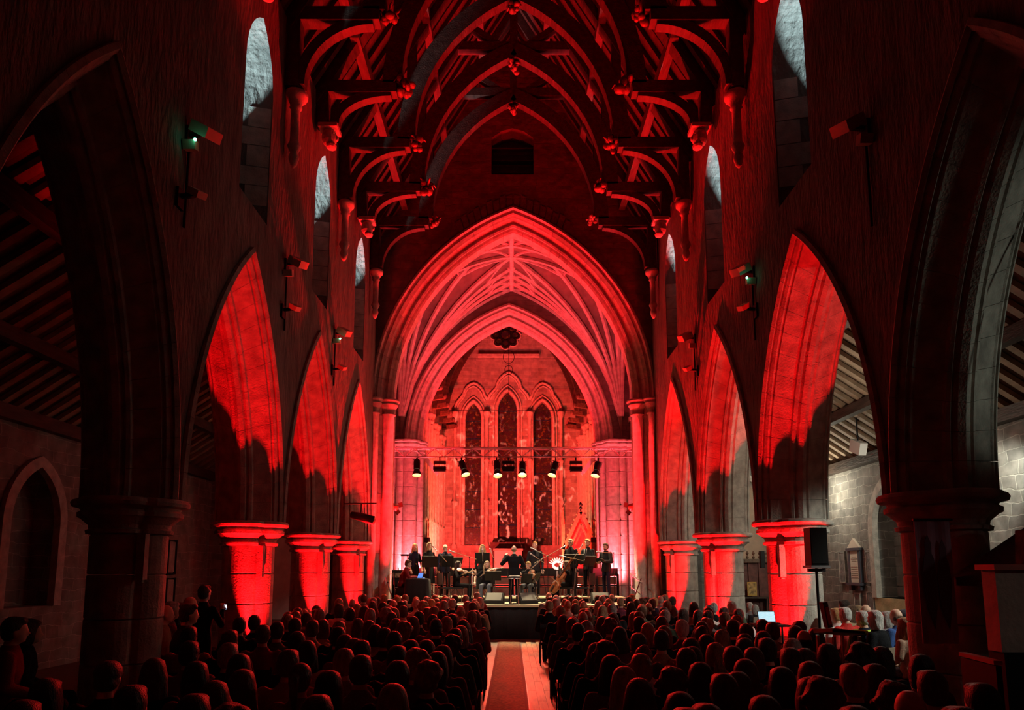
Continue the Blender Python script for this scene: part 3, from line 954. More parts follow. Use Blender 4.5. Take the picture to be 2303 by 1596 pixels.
# ---- aisles
for sd, nm in ((-1, 'left'), (1, 'right')):
    XW = sd * 9.4
    mb = MB()
    out = [(-3, 0), (21.4, 0), (21.4, 4.95), (-3, 4.95)]
    holes = []
    if sd > 0:
        A = Arch(16.55, 1.18, 3.0, 4.3)
        nich = [(A.c - A.a, 1.27)] + A.poly(10) + [(A.c + A.a, 1.27)]
        holes = [nich]
    else:
        holes = []
        for c in (9.2, 13.4, 17.6):
            A = Arch(c, .8, 2.9, 4.1)
            holes.append([(A.c - A.a, 1.25)] + A.poly(10) + [(A.c + A.a, 1.25)])
    face2d(mb, [out] + holes, lambda y, z: (XW, y, z))
    for h in holes:
        mb.loft([[(XW, y, z) for y, z in h], [(XW + sd * .55, y, z) for y, z in h]], cap=False)
        face2d(mb, [h], lambda y, z: (XW + sd * .55, y, z))
    aw = struct('wall_aisle_' + nm, mb, RUBA, 'rough stone outer wall of the %s aisle' % nm)
    for h in holes:
        obj('arch_surround', MB().barpath([(XW - sd * .02, y, z) for y, z in h], .14, .22, (1, 0, 0)), ASHP, aw)
    if sd > 0:       # coursed blocks of the blocked arch
        z = 1.29
        r = 0
        while z < 3.9:
            h = .22 + .08 * random.random()
            y = A.c - A.a + .03
            while y < A.c + A.a - .05:
                wd = .30 + .3 * random.random()
                y2 = min(y + wd, A.c + A.a - .03)
                if z + h > 3.0:
                    hwz_ = A.a * math.sqrt(max(0, 1 - ((z + h - 3.0) / 1.2) ** 1.4))
                    if (y + y2) / 2 < A.c - hwz_ + .12 or (y + y2) / 2 > A.c + hwz_ - .12:
                        y = y2
                        continue
                m2 = MB().box((XW + sd * (.52 - .01 * random.random()), (y + y2) / 2, z + h / 2), (.06, y2 - y - .02, h - .02))
                obj('stone', m2, mat('block_stone', (.30, .30, .27), .9, var=.4, vscale=2, bump=.4, bscale=25), aw)
                y = y2
            z += h
        obj('sill_stone', MB().box((XW + .2, A.c, 1.10), (.5, 2.5, .34)), mat('sill_stone', (.55, .47, .25), .9, var=.3, vscale=3, bump=.3), aw)
    # lean-to roof with rafters
    x0, z0, x1, z1 = sd * 5.55, 7.7, sd * 9.9, 4.75
    mb = MB().loft([[(x0, y, z0 + .12), (x1, y, z1 + .12), (x1, y, z1 + .2), (x0, y, z0 + .2)] for y in (-3, 21.4)])
    ar = struct('ceiling_aisle_' + nm, mb, mat('aisle_boarding', (.20, .13, .085), .75, var=.35, vscale=4, bump=.2, bscale=15), 'sloping boarded aisle roof, %s' % nm)
    me = MB().bar((x0, 0, z0 + .04), (x1, 0, z1 + .04), .09, .15, (0, 1, 0)).mesh('rafter')
    me.materials.append(mat('aisle_rafter', (.34, .24, .16), .7, var=.3, vscale=5))
    y = 6.0
    while y < 21:
        link('rafter', me, None, ar, (0, y, 0))
        y += .40
    for xx in (6.6, 8.2):
        zz = z0 + (z1 - z0) * (xx - 5.55) / 4.35 - .12
        obj('purlin', MB().bar((sd * xx, -2, zz), (sd * xx, 21.2, zz), .2, .24), OAK, ar)
    obj('wall_plate', MB().bar((sd * 9.3, -2, 4.85), (sd * 9.3, 21.2, 4.85), .22, .26), OAK, ar)
    # end wall of the aisle with an arch into the transept
    A = Arch(sd * 7.5, 1.25, 2.7, 4.9)
    mb = MB()
    lo, hi = (5.4, 9.9) if sd > 0 else (-9.9, -5.4)
    out = [(lo, 0), (A.c - A.a, 0)] + A.poly(12) + [(A.c + A.a, 0), (hi, 0), (hi, 8), (lo, 8)]
    for yy in (21.3, 21.9):
        face2d(mb, [out], lambda x, z: (x, yy, z))
    ew = struct('wall_aisle_end_' + nm, mb, RUBA, 'end wall of the %s aisle with an arch to the transept' % nm)
    f = lambda x, u, z: (x, 21.25 + u, z)
    PRF = [(0, -.03), (-.03, .05), (.05, .12), (.1, .10), (.3, .2), (.5, .10), (.62, .1), (.68, -.03)]
    for sdd in (-1, 1):
        for k in range(9):
            obj('voussoir', sweep_arch(MB(), A, PRF, f, k / 9 + .002, (k + 1) / 9 - (.002 if k < 8 else 0), sdd, 2), ASHP, ew)
        obj('shaft', MB().lathe([(.15, 0), (.15, .3), (.09, .4), (.09, 2.3), (.13, 2.33), (.10, 2.4), (.2, 2.62), (.2, 2.72)], (A.c + sdd * (A.a - .1), 21.5, 0), 12), ASHP, ew, True)
    # transept room beyond
    mb = MB().box((sd * 7.9, 28.3, 5), (6, .3, 10)).box((sd * 10.6, 25, 5), (.3, 7, 10)).box((sd * 7.9, 25, 8.2), (6, 7, .2))
    struct('wall_transept_' + nm, mb, mat('limewash', (.60, .57, .47), .9, var=.15, vscale=3, bump=.2), 'pale limewashed transept walls beyond the %s aisle' % nm)

# ================================================================= STAGE AND FITTINGS
SZ, RZ = .98, 1.12          # stage deck, riser deck
DECK = mat('stage_deck', (.50, .42, .28), .5, var=.25, vscale=4, bump=.15, bscale=30)
t = thing('stage_platform', 'low concert stage with pale deck and black cloth front', 'stage', (0, 22.4, 0))
obj('deck', MB().box((.0, 0, SZ - .03), (7.3, 5.2, .06)), DECK, t)
obj('front_skirt', MB().loft([[(-3.62 + 7.24 * i / 60, -2.57 + .012 * math.sin(i * 2.1), z) for i in range(61)] + [(3.62, -2.50, z), (-3.62, -2.50, z)] for z in (.02, SZ - .06)]), CLOTHB, t)
for x in (-3.6, 3.6):
    obj('side_skirt', MB().box((x, 0, SZ / 2 - .04), (.03, 5.1, SZ - .08)), CLOTHB, t)
obj('edge_strip', MB().box((0, -2.61, SZ - .03), (7.3, .02, .06)), mat('deck_edge', (.55, .45, .26), .5), t)
t = thing('choir_riser', 'shallow dark riser at the back of the stage under the singers', 'riser', (0, 22.75, SZ))
obj('top_panel', MB().box((0, 0, .12), (7.2, 2.1, .04)), DECK, t)
obj('fascia', MB().box((0, -1.03, .05), (7.2, .03, .10)), CLOTHB, t)

# dark rail screen behind the performers
RAILR = mat('rail_panel_oak', (.20, .06, .04), .55, var=.3, vscale=6)
for nm, x0, x1 in (('left', -3.65, .02), ('right', .06, 3.75)):
    t = thing('choir_rail', 'dark panelled choir rail behind the singers, %s half' % nm, 'rail', ((x0 + x1) / 2, 24.3, RZ - .14))
    L = x1 - x0
    obj('top_rail', MB().box((0, 0, .92), (L, .14, .28)), BLKM, t)
    obj('mid_rail', MB().box((0, 0, .46), (L, .10, .05)), BLKM, t)
    obj('bottom_rail', MB().box((0, 0, .05), (L, .12, .10)), BLKM, t)
    n = 5
    for i in range(n + 1):
        obj('upright', MB().box((-L / 2 + L * i / n, 0, .45), (.07, .12, .82)), BLKM, t)
    for i in range(n):
        for z0, z1 in ((.12, .42), (.5, .77)):
            obj('panel', MB().box((-L / 2 + L * (i + .5) / n, .03, (z0 + z1) / 2), (L / n - .09, .02, z1 - z0)), RAILR, t)

# truss with towers
TY = 22.75
xl, zt = at(866, 1008, TY)
xr, _ = at(1440, 1008, TY)
_, zb = at(866, 1027, TY)
t = thing('lighting_truss', 'long horizontal alloy lattice truss spanning the chancel opening', 'truss', (0, TY, zb))
H = zt - zb
for y in (-.14, .14):
    obj('top_chord', MB().tube([(xl, y, H), (xr, y, H)], .026, 8), STEEL, t)
obj('bottom_chord', MB().tube([(xl, 0, 0), (xr, 0, 0)], .026, 8), STEEL, t)
n = 26
for i in range(n):
    x0, x1 = xl + (xr - xl) * i / n, xl + (xr - xl) * (i + 1) / n
    a, b = ((x0, H), (x1, 0)) if i % 2 else ((x0, 0), (x1, H))
    for y in (-.14, .14):
        obj('lattice_bar', MB().tube([(a[0], y if a[1] else 0, a[1]), (b[0], y if b[1] else 0, b[1])], .012, 6), STEEL, t)
for nm, x in (('left', xl), ('right', xr)):
    tw = thing('truss_tower', 'upright %s tower post carrying the lighting truss' % nm, 'tower', (x, TY + .02, .0))
    obj('post', MB().box((0, .2, (zt + .1) / 2), (.10, .08, zt + .1)), GREY, tw)
    obj('base_plate', MB().box((0, .2, .02), (.5, .5, .04)), GREY, tw)
    obj('top_clamp', MB().box((0, .08, zb + .1), (.12, .26, .12)), BLK, tw)

# profile spots hanging from the truss, each with its own light
LENS = mat('lamp_lens', (1, .9, .6), .3, emit=(1, .86, .52), estr=26)
INN = mat('barn_door_inside', (.75, .68, .42), .4, .3)
def spotlight(px, py0, py1, tilt_x, tilt_y, label, watt, aim):
    x, z0 = at(px, py0, TY)
    _, z1 = at(px, py1, TY)
    t = thing('stage_spotlight', label, 'spotlight', (x, TY - .03, zb - .03), 0, 'warm spotlights on the truss')
    L = (z0 - z1)
    obj('clamp', MB().box((0, 0, -.06), (.05, .07, .10)).tube([(0, 0, -.1), (0, 0, z0 - zb + .0)], .012, 6), BLK, t)
    M = Matrix.Translation((0, 0, z0 - zb + .03)) @ Matrix.Rotation(tilt_y, 4, 'Y') @ Matrix.Rotation(tilt_x, 4, 'X')
    obj('body', MB().lathe([(.05, .02), (.10, .0), (.11, -.06), (.11, -L * .55), (.085, -L * .6)], n=14, M=M), BLK, t, True)
    obj('shutter_cone', MB().loft([[M @ Vector((r * math.cos(a), r * math.sin(a), z)) for a in (2 * PI * k / 14 for k in range(14))] for r, z in ((.09, -L * .6), (.165, -L * .96), (.155, -L * .96), (.085, -L * .64))], cap=False), BLK, t, True)
    obj('reflector', MB().loft([[M @ Vector((r * math.cos(a), r * math.sin(a), z)) for a in (2 * PI * k / 14 for k in range(14))] for r, z in ((.15, -L * .955), (.08, -L * .66))], cap=False), INN, t, True)
    obj('lens', MB().lathe([(.02, -L * .70), (.085, -L * .70), (.085, -L * .72), (.02, -L * .735)], n=14, M=M), LENS, t)
    obj('yoke', MB().tube([M @ Vector(p) for p in ((-.13, 0, -L * .28), (-.13, 0, .04), (.13, 0, .04), (.13, 0, -L * .28))], .011, 6), BLK, t)
    p = t.location + (M @ Vector((0, 0, -L * .99)))
    spot('spotlight_beam', p, aim, watt, WARM, 58, .5, .06)
spotlight(938, 1035, 1074, -.30, -.05, 'black spotlight with glowing mouth at the left end of the truss', 1500, (-2.2, 21.6, 1.2))
spotlight(1038, 1038, 1075, -.35, -.32, 'truss spotlight tilted to the right beside the left lamp bar', 1500, (-1.3, 21.2, 1.2))
spotlight(1117, 1038, 1078, -.45, -.08, 'truss spotlight aimed down between left bar and middle bar', 480, (-.1, 17.8, .0))
spotlight(1175, 1040, 1076, -.45, .02, 'truss spotlight aimed down just right of the middle lamp bar', 480, (.4, 17.6, .0))
spotlight(1250, 1040, 1076, -.35, .30, 'truss spotlight tilted to the left beside the right lamp bar', 1500, (1.3, 21.2, 1.2))
spotlight(1345, 1040, 1076, -.30, .26, 'black spotlight with glowing mouth at the right end of the truss', 1500, (2.6, 21.6, 1.2))
for px, nm in ((989, 'left'), (1143, 'middle'), (1295, 'right')):
    x, z = at(px, 1044, TY)
    t = thing('lamp_bar', 'black twin batten wash lamp hung from the truss, %s one' % nm, 'stage light', (x, TY, zb - .03), 0, 'batten wash lamps')
    obj('hanger', MB().box((0, 0, -.05), (.04, .06, .10)), BLK, t)
    obj('upper_batten', MB().box((0, 0, -.17), (.41, .16, .10)), BLK, t)
    obj('lower_batten', MB().box((0, 0, -.36), (.42, .2, .11)).box((0, -.02, -.445), (.38, .2, .06)), BLK, t)
    for sx in (-1, 1):
        obj('side_arm', MB().box((sx * .17, .0, -.26), (.015, .04, .16)), BLK, t)

# par lamps on the towers and slanted pale fittings
for nm, px, s in (('left', 882, 1), ('right', 1426, -1)):
    x, z = at(px, 1138, TY)
    t = thing('par_lamp', 'reddish barrel lamp with barn doors clamped to the %s tower' % nm, 'stage light', (x, TY - .05, z), 0, 'tower barrel lamps')
    M = Matrix.Rotation(s * 1.9, 4, 'Y')
    obj('barrel', MB().lathe([(.05, -.2), (.11, -.17), (.12, .12), (.12, .2)], n=14, M=M), mat('barrel_red', (.45, .10, .08), .4, .3), t, True)
    obj('light_flap', MB().bar(M @ Vector((-.1, 0, .2)), M @ Vector((-.17, 0, .32)), .16, .010, (0, 1, .1)).bar(M @ Vector((.1, 0, .2)), M @ Vector((.16, 0, .31)), .16, .010, (0, 1, .1)), mat('light_flap', (.10, .03, .025), .5), t)
    obj('clamp', MB().tube([(0, 0, 0), (-s * .1, .05, .28), (-s * .22, .12, .2)], .02, 6), BLK, t)
for nm, a, b in (('left', (956, 1028), (984, 1066)), ('right', (1334, 1032), (1308, 1066))):
    Y = 29.3
    x0, z0 = at(*a, Y)
    x1, z1 = at(*b, Y)
    t = thing('strip_fitting', 'slanted pale strip fitting on the %s chancel shafts' % nm, 'light fitting', (x0, Y, z0), 0, 'slanted strip fittings')
    v = Vector((x1 - x0, .0, z1 - z0))
    obj('housing', MB().bar((0, 0, 0), v * .85, .18, .16, (0, 1, 0)), WHITE, t)
    obj('bracket', MB().bar(v * .84, v * 1.02, .12, .1, (0, 1, 0)), WHITE, t)
    obj('wall_arm', MB().box((0, 0, .05), (.2, .2, .2)), WHITE, t)

# floor uplights (mostly behind the audience)
UPL = mat('uplight_face', (1, .2, .25), .4, emit=(1, .06, .08), estr=3.5)
def uplight(x, y, z, label, flag_side=0):
    t = thing('floor_uplight', label, 'floor light', (x, y, z), 0, 'red floor uplights')
    if flag_side:  # unseen flags, added to keep red light off the aisle roof
        obj('light_flap', MB().box((flag_side * .105, .05, .33), (.012, .52, .44)), BLKM, t)
        obj('light_flap', MB().box((0, -.20, .33), (.20, .012, .44)), BLKM, t)
    hw_ = .09 if flag_side else .15
    obj('housing', MB().box((0, 0, .075), (hw_ * 2, .17, .11)), BLK, t)
    obj('lamp_face', MB().box((0, 0, .134), (hw_ * 1.8, .13, .008)), UPL, t)
    obj('bracket', MB().tube([(-hw_ - .01, 0, .08), (-hw_ - .01, 0, .01), (hw_ + .01, 0, .01), (hw_ + .01, 0, .08)], .012, 6), BLK, t)
uplight(-3.45, 20.15, SZ, 'glowing red floor light on the stage corner by the left chancel pier')
uplight(3.42, 20.15, SZ, 'glowing red floor light on the stage corner by the right chancel pier')
wd_ = ['', '', 'second', 'third', 'last']
for k in (2, 3, 4):
    uplight(XR + WT / 2 - .38, PR[k] - .74, 0, 'red floor light in front of the %s pier on the right' % wd_[k], 1)
    uplight(XL - WT / 2 + .38, PL[k] - .74, 0, 'red floor light in front of the %s pier on the left' % wd_[k], -1)

# altar and things in the chancel
x0, z0 = at(1110, 1234, 36.6)
x1, z1 = at(1176, 1300, 36.6)
t = thing('altar', 'pale altar under the central east lancet', 'altar', ((x0 + x1) / 2, 36.6, 0))
obj('table_slab', MB().box((0, 0, z0 - .05), (x1 - x0, .9, .12)), ASHP, t)
obj('frontal', MB().box((0, -.05, (z0 - .1) / 2), (x1 - x0 - .12, .7, z0 - .12)), mat('altar_cloth', (.70, .62, .58), .9), t)
x0, z0 = at(1103, 1219, 37.4)
x1, z1 = at(1180, 1233, 37.4)
t = thing('altar_shelf', 'dark carved shelf between altar and central lancet', 'shelf', ((x0 + x1) / 2, 37.4, 0))
obj('shelf_board', MB().box((0, 0, (z0 + z1) / 2), (x1 - x0, .5, z0 - z1)), OAK, t)
obj('support', MB().box((0, .1, z1 / 2), (x1 - x0 - .2, .4, z1)), OAK, t)
# octofoil lamp rod
t = thing('hanging_rod', 'thin dark rod hanging before the east window', 'hanging rod', (at(1144, 800, 33)[0], 33, at(1144, 885, 33)[1]))
L = at(1144, 690, 33)[1] - at(1144, 885, 33)[1]
obj('rod', MB().tube([(0, 0, 0), (0, 0, L)], .014, 6), BLK, t)
for zz, r in ((L * .42, .28), (L * .27, .20)):
    obj('scroll_ring', MB().tube([(r * math.cos(q * PI / 8), 0, zz + r * 1.2 * math.sin(q * PI / 8)) for q in range(17)], .016, 5), BLK, t)
# bishop's canopy: gabled, crocketed
Y = 30.2
CAR = mat('canopy_oak', (.34, .17, .10), .6, var=.3, vscale=8, bump=.3, bscale=30)
gx0, gz0 = at(1266, 1240, Y)
gx1, _ = at(1346, 1240, Y)
ax, az = at(1306, 1150, Y)
t = thing('carved_canopy', 'gabled gothic oak canopy with crockets right of the altar', 'canopy', (ax, Y, 0))
hw = (gx1 - gx0) / 2
for sd in (-1, 1):
    obj('gable_rafter', MB().bar((sd * hw, 0, gz0 + .1), (0, 0, az), .16, .16, (0, 1, 0)), CAR, t)
    obj('inner_rafter', MB().bar((sd * hw * .72, -.03, gz0), (0, -.03, az - .55), .08, .08, (0, 1, 0)), CAR, t)
    for k in range(7):
        p = Vector((sd * hw, 0, gz0 + .1)).lerp(Vector((0, 0, az)), (k + .6) / 7.4) + Vector((sd * .09, 0, .07))
        obj('crocket', MB().ell(p, (.05, .05, .07), 6, 5), CAR, t)
    obj('pinnacle', MB().box((sd * hw, 0, gz0 / 2 + .6), (.14, .16, gz0 + 1.2)).lathe([(.09, gz0 + 1.2), (.012, gz0 + 1.9), (.05, gz0 + 1.95), (.01, gz0 + 2.05)], (sd * hw, 0, 0), 6), CAR, t)
    obj('post', MB().box((sd * hw * .62, .1, gz0 / 2), (.12, .12, gz0)), CAR, t)
obj('back_panel', MB().prism([(-hw, 0), (hw, 0), (hw, gz0), (0, az - .15), (-hw, gz0)], lambda q: (q[0], .22, q[1]), lambda q: (q[0], .27, q[1])), CAR, t)
for k in range(3):
    A = Arch((k - 1) * hw * .52, hw * .22, gz0 - .5, gz0 - .05)
    obj('tracery_arch', MB().tube([(x, .18, z) for x, z in [(A.c - A.a, gz0 - 1.2)] + A.poly(5) + [(A.c + A.a, gz0 - 1.2)]], .03, 6), CAR, t)
obj('finial', MB().lathe([(.03, az), (.03, az + .1), (.09, az + .16), (.03, az + .22), (.10, az + .3), (.02, az + .42)], (0, 0, 0), 8), BLK, t)
# choir-stall cresting either side
for nm, a, b in (('left', 936, 966), ('right', 1330, 1353)):
    x0, z0 = at(a, 1206, 29.6)
    x1, z1 = at(b, 1166, 29.6)
    t = thing('stall_cresting', 'row of slender carved spindles above the choir stalls, %s' % nm, 'stall screen', ((x0 + x1) / 2, 29.6, 0))
    L = x1 - x0
    obj('stall_back', MB().box((0, .1, (z0 - .25) / 2), (L, .1, z0 - .25)), CAR, t)
    obj('crest_rail', MB().box((0, 0, z0 - .15), (L + .06, .2, .22)), OAK, t)
    for i in range(8):
        obj('spindle', MB().lathe([(.012, z0 - .04), (.026, z0 + .1), (.014, z0 + .2), (.028, z0 + (z1 - z0) * .5), (.014, z1 - .15), (.03, z1 - .06), (.004, z1 + .03)], (-L / 2 + L * (i + .5) / 8, 0, 0), 6), CAR, t)
    A = Arch(0, L * .42, 1.9, 2.45)
    obj('stall_arch', MB().tube([(x, .02, z) for x, z in [(A.c - A.a, 1.2)] + A.poly(6) + [(A.c + A.a, 1.2)]], .03, 6), CAR, t)

# ---- bright ring ornament on a post
x, z = at(1253, 1270, 24.05)
t = thing('ray_ornament', 'brightly lit white ring with ray spikes on a slim pale post', 'ornament', (x, 24.05, SZ))
GLOW = mat('ring_painted_glow', (1, .9, .8), .4, emit=(1, .45, .36), estr=2.2)  # emission stands in for strong light falling on the ornament
zc = z - SZ
obj('post', MB().tube([(0, 0, .0), (0, 0, zc - .2)], .025, 8), WHITE, t)
obj('base', MB().lathe([(.15, 0), (.15, .03), (.03, .06)], n=12), WHITE, t)
obj('ring', MB().tube([(.14 * math.cos(q * PI / 9), 0, zc + .12 * math.sin(q * PI / 9)) for q in range(19)], .045, 8), GLOW, t, True)
for k in range(9):
    a = PI * (.1 + .8 * k / 8)
    obj('ray', MB().tube([(.2 * math.cos(a), 0, zc + .18 * math.sin(a)), (.30 * math.cos(a), 0, zc + .27 * math.sin(a))], [.022, .01], 6), GLOW, t)

# ---- wall mounted floods and boxes on the nave walls
CASE = mat('fitting_case', (.42, .28, .20), .5)
GREENL = mat('green_led', (.1, 1, .5), .4, emit=(.1, 1, .55), estr=12)
def wallbox(px, py, X, big, label, led=False):
    y, z = onx(px, py, X - (.25 if X > 0 else -.25))
    s = 1 if X > 0 else -1
    t = thing('wall_floodlight', label, 'wall light', (X, y, z), 0, 'wall fittings on the nave walls')
    d = .26 if big else .16
    M = Matrix.Translation((-s * .24, 0, .0)) @ Matrix.Rotation(-s * .5, 4, 'Y') @ Matrix.Rotation(.35, 4, 'X')
    obj('case', MB().box((0, 0, 0), (d, d * 1.3, d * .55), M), CASE, t)
    obj('bracket', MB().bar((0, 0, -.05), (-s * .22, 0, -.03), .05, .05), BLK, t)
    obj('back_plate', MB().box((-s * .02, 0, -.08), (.04, .16, .26)), BLK, t)
    if big:
        obj('conduit', MB().tube([(-s * .03, 0, -.2), (-s * .03, 0, -1.35)], .018, 6), BLK, t)
        obj('side_unit', MB().box((-s * .10, -.18, -.22), (.16, .12, .12), Matrix.Rotation(.3, 4, 'X')), CASE, t)
    if led:
        obj('led', MB().ell((-s * .20, -.20, -.24), .022, 6, 5), GREENL, t)
for px, py, X, big, lab, led in ((465, 297, XL, True, 'tilted box floodlight high on the left wall beside the nearest window', True),
        (672, 590, XL, True, 'box floodlight on the left wall between second and third windows', False),
        (775, 746, XL, True, 'box floodlight on the left wall below the farthest window', True),
        (445, 434, XL, False, 'small dark fitting under the nearest left floodlight', False),
        (664, 691, XL, False, 'small dark fitting under the middle left floodlight', False),
        (770, 826, XL, False, 'small dark fitting under the farthest left floodlight', False),
        (1905, 282, XR, True, 'box floodlight high on the right wall beside the nearest window', False),
        (1664, 607, XR, True, 'box floodlight with green light on the right wall, middle bay', True),
        (1540, 757, XR, True, 'box floodlight on the right wall below the farthest window', False),
        (1671, 690, XR, False, 'small dark fitting under the middle right floodlight', False),
        (1546, 828, XR, False, 'small dark fitting under the farthest right floodlight', False)):
    wallbox(px, py, X, big, lab, led)
# front-of-house light for the performers from the far wall floods
for X, px, py in ((XL + .3, 775, 746), (XR - .3, 1540, 757)):
    y, z = onx(px, py, X)
    spot('front_light', (X, y - .3, z), (-X * .22, 21.6, 2.0), 1300, (1, .86, .74), 34, .6, .1)

# camera rig lamp at the left pier
t = thing('clamp_lamp', 'dark barrel lamp on a horizontal arm at the third left pier', 'stage light', (XL + .02, 17.9, 3.35), 0)
obj('arm', MB().tube([(-.1, 0, .35), (.75, 0, .36)], .02, 6).tube([(.35, 0, .36), (.35, 0, .05)], .018, 6), BLK, t)
obj('barrel', MB().tube([(.1, 0, .06), (.35, -.05, .0), (.72, -.1, -.1)], [.09, .11, .12], 12), BLK, t, True)

# ---- right aisle: tablet, stone slabs, floodlight, picture on carved screen
XW = 9.4
y0, z0 = onx(1945, 1310, XW)
y1, z1 = onx(1912, 1238, XW)
yc, zc, ww, hh = (y0 + y1) / 2, (z0 + z1) / 2, abs(y1 - y0), z1 - z0
t = thing('memorial_tablet', 'pale inscribed memorial tablet with dark frame and pediment on the aisle wall', 'memorial', (XW, yc, zc - hh / 2))
DARKS = mat('slate_frame', (.05, .055, .075), .5)
PALE = mat('tablet_stone', (.66, .56, .46), .7)
obj('panel', MB().box((-.06, 0, hh / 2), (.04, ww * .66, hh)), PALE, t)
for sd in (-1, 1):
    obj('frame_side', MB().box((-.05, sd * ww * .40, hh / 2), (.08, ww * .16, hh)), DARKS, t)
obj('entablature', MB().box((-.06, 0, hh + .03), (.12, ww * 1.1, .07)), DARKS, t)
obj('pediment', MB().prism([(-ww * .5, hh + .07), (ww * .5, hh + .07), (0, hh + .07 + ww * .38)], lambda q: (-.02, q[0], q[1]), lambda q: (-.09, q[0], q[1])), PALE, t)
obj('ledge', MB().box((-.08, 0, -.04), (.16, ww * 1.15, .07)), DARKS, t)
for sd in (-1, 1):
    obj('bracket', MB().box((-.06, sd * ww * .36, -.14), (.10, .12, .14)), DARKS, t)
for k in range(9):
    obj('inscription_line', MB().box((-.082, .0, hh * .80 - k * .058 - (.1 if k > 2 else 0)), (.004, ww * (.5 if k not in (0, 2) else .34), .016)), mat('incised', (.30, .22, .17), .8), t)
for k, (a, b, c, d) in enumerate(((1950, 1238, 1968, 1312), (1890, 1240, 1908, 1312), (1925, 1332, 1942, 1372), (1953, 1330, 1972, 1372))):
    y0, z0 = onx(c, d, XW)
    y1, z1 = onx(a, b, XW)
    nm = ('right of the pale memorial', 'left of the pale memorial', 'low beneath the pale memorial', 'low beside the blocked arch')[k]
    t = thing('stone_slab', 'grey carved stone slab set in the aisle wall, ' + nm, 'grave slab', (XW, (y0 + y1) / 2, min(z0, z1)))
    H, W = abs(z1 - z0), abs(y1 - y0)
    obj('slab', MB().box((-.03, 0, H / 2), (.06, W, H)), mat('slab_stone', (.24, .23, .22), .8, var=.5, vscale=7, bump=.5, bscale=25), t)
    obj('slab_border', MB().tube([(-.06, -W * .45, H * .04), (-.06, W * .45, H * .04), (-.06, W * .45, H * .96), (-.06, -W * .45, H * .96), (-.06, -W * .45, H * .04)], .015, 5), ASHP, t)
y, z = onx(1930, 1005, XW - .9)
t = thing('aisle_floodlight', 'tilted pale floodlight box under the right aisle roof', 'wall light', (XW - .9, y, z))
obj('case', MB().box((0, 0, 0), (.18, .5, .30), Matrix.Rotation(.4, 4, 'X')), WHITE, t)
obj('arm', MB().tube([(0, 0, .1), (0, 0, 7.72 - .678 * (XW - .9 - 5.55) - z)], .02, 6), BLK, t)
# carved screen with small icon seen between the piers
X0, Z0 = at(1678, 1262, 22.6)
X1, Z1 = at(1712, 1262, 22.6)
t = thing('carved_screen', 'dark red oak screen with cresting beyond the third right pier', 'screen', ((X0 + X1) / 2, 22.6, 0))
W = X1 - X0 + .5
SCR = mat('screen_oak', (.16, .05, .04), .55, var=.4, vscale=7)
obj('back', MB().box((0, .05, Z0 / 2), (W, .06, Z0)), SCR, t)
for i in range(4):
    obj('post', MB().box((-W / 2 + W * i / 3, 0, Z0 / 2), (.07, .09, Z0)), SCR, t)
obj('cornice', MB().box((0, -.03, Z0 + .02), (W + .1, .2, .12)), OAKR, t)
for i in range(5):
    obj('cresting', MB().lathe([(.03, Z0 + .08), (.05, Z0 + .14), (.015, Z0 + .2), (.055, Z0 + .26), (.01, Z0 + .34)], (-W / 2 + W * (i + .5) / 5, 0, 0), 6), OAKR, t)
X, Z = at(1692, 1342, 22.3)
t = thing('icon_picture', 'small gilt framed picture standing before the dark screen', 'picture', (X, 22.3, Z))
obj('frame', MB().box((0, 0, .26), (.30, .03, .44)), mat('gilt', (.60, .38, .10), .4, .5), t)
obj('painting', MB().box((0, -.018, .26), (.23, .006, .36)), mat('icon_paint', (.50, .33, .12), .6, var=.9, vscale=9, dark=(.06, .03, .02)), t)
obj('easel', MB().tube([(-.1, .02, .04), (0, .1, .46)], .012, 5).tube([(.1, .02, .04), (0, .1, .46)], .012, 5), BLK, t)
t = thing('side_table', 'dark narrow table carrying the small framed picture', 'table', (X, 22.35, 0))
obj('table_top', MB().box((0, 0, Z - .02), (1.1, .4, .05)), OAK, t)
for a in (-.5, .5):
    for b in (-.15, .15):
        obj('leg', MB().box((a, b, Z / 2 - .03), (.05, .05, Z - .05)), OAK, t)
# column speaker beyond
X, Z = at(1713, 1258, 21.2)
t = thing('column_speaker', 'slim dark column loudspeaker on the transept arch', 'speaker', (X, 21.16, Z))
obj('cabinet', MB().box((0, 0, 0), (.13, .12, .52)), BLKM, t)
obj('grille', MB().box((0, -.065, 0), (.11, .01, .48)), BLK, t)

# ---- loudspeaker on stand by the second right pier
X, Z = at(1836, 1277, 10.6)
t = thing('loudspeaker', 'tall black loudspeaker on a pole in front of the right aisle', 'loudspeaker', (X, 10.6, Z))
hs = at(1836, 1187, 10.6)[1] - Z
obj('cabinet', MB().prism([(-.13, -.14), (.13, -.14), (.10, .16), (-.10, .16)], lambda q: (q[0], q[1], .04), lambda q: (q[0], q[1], hs)), BLKM, t)
obj('grille', MB().box((0, -.148, hs / 2 + .02), (.24, .012, hs - .1)), BLK, t)
obj('base_plate', MB().box((0, 0, .02), (.29, .32, .035)), GREY, t)
t = thing('speaker_stand', 'thin black pole stand under the tall loudspeaker', 'stand', (X, 10.6, 0))
obj('pole', MB().tube([(0, 0, .3), (0, 0, Z)], .022, 8), BLK, t)
for k in range(3):
    a = 2 * PI * k / 3 + .4
    obj('leg', MB().tube([(0, 0, .75), (.42 * math.cos(a), .42 * math.sin(a), .02)], .014, 6), BLK, t)
obj('collar', MB().tube([(0, 0, .7), (0, 0, .82)], .035, 8), BLK, t)
obj('top_plate', MB().box((0, 0, Z - .03), (.26, .06, .05)), BLK, t)

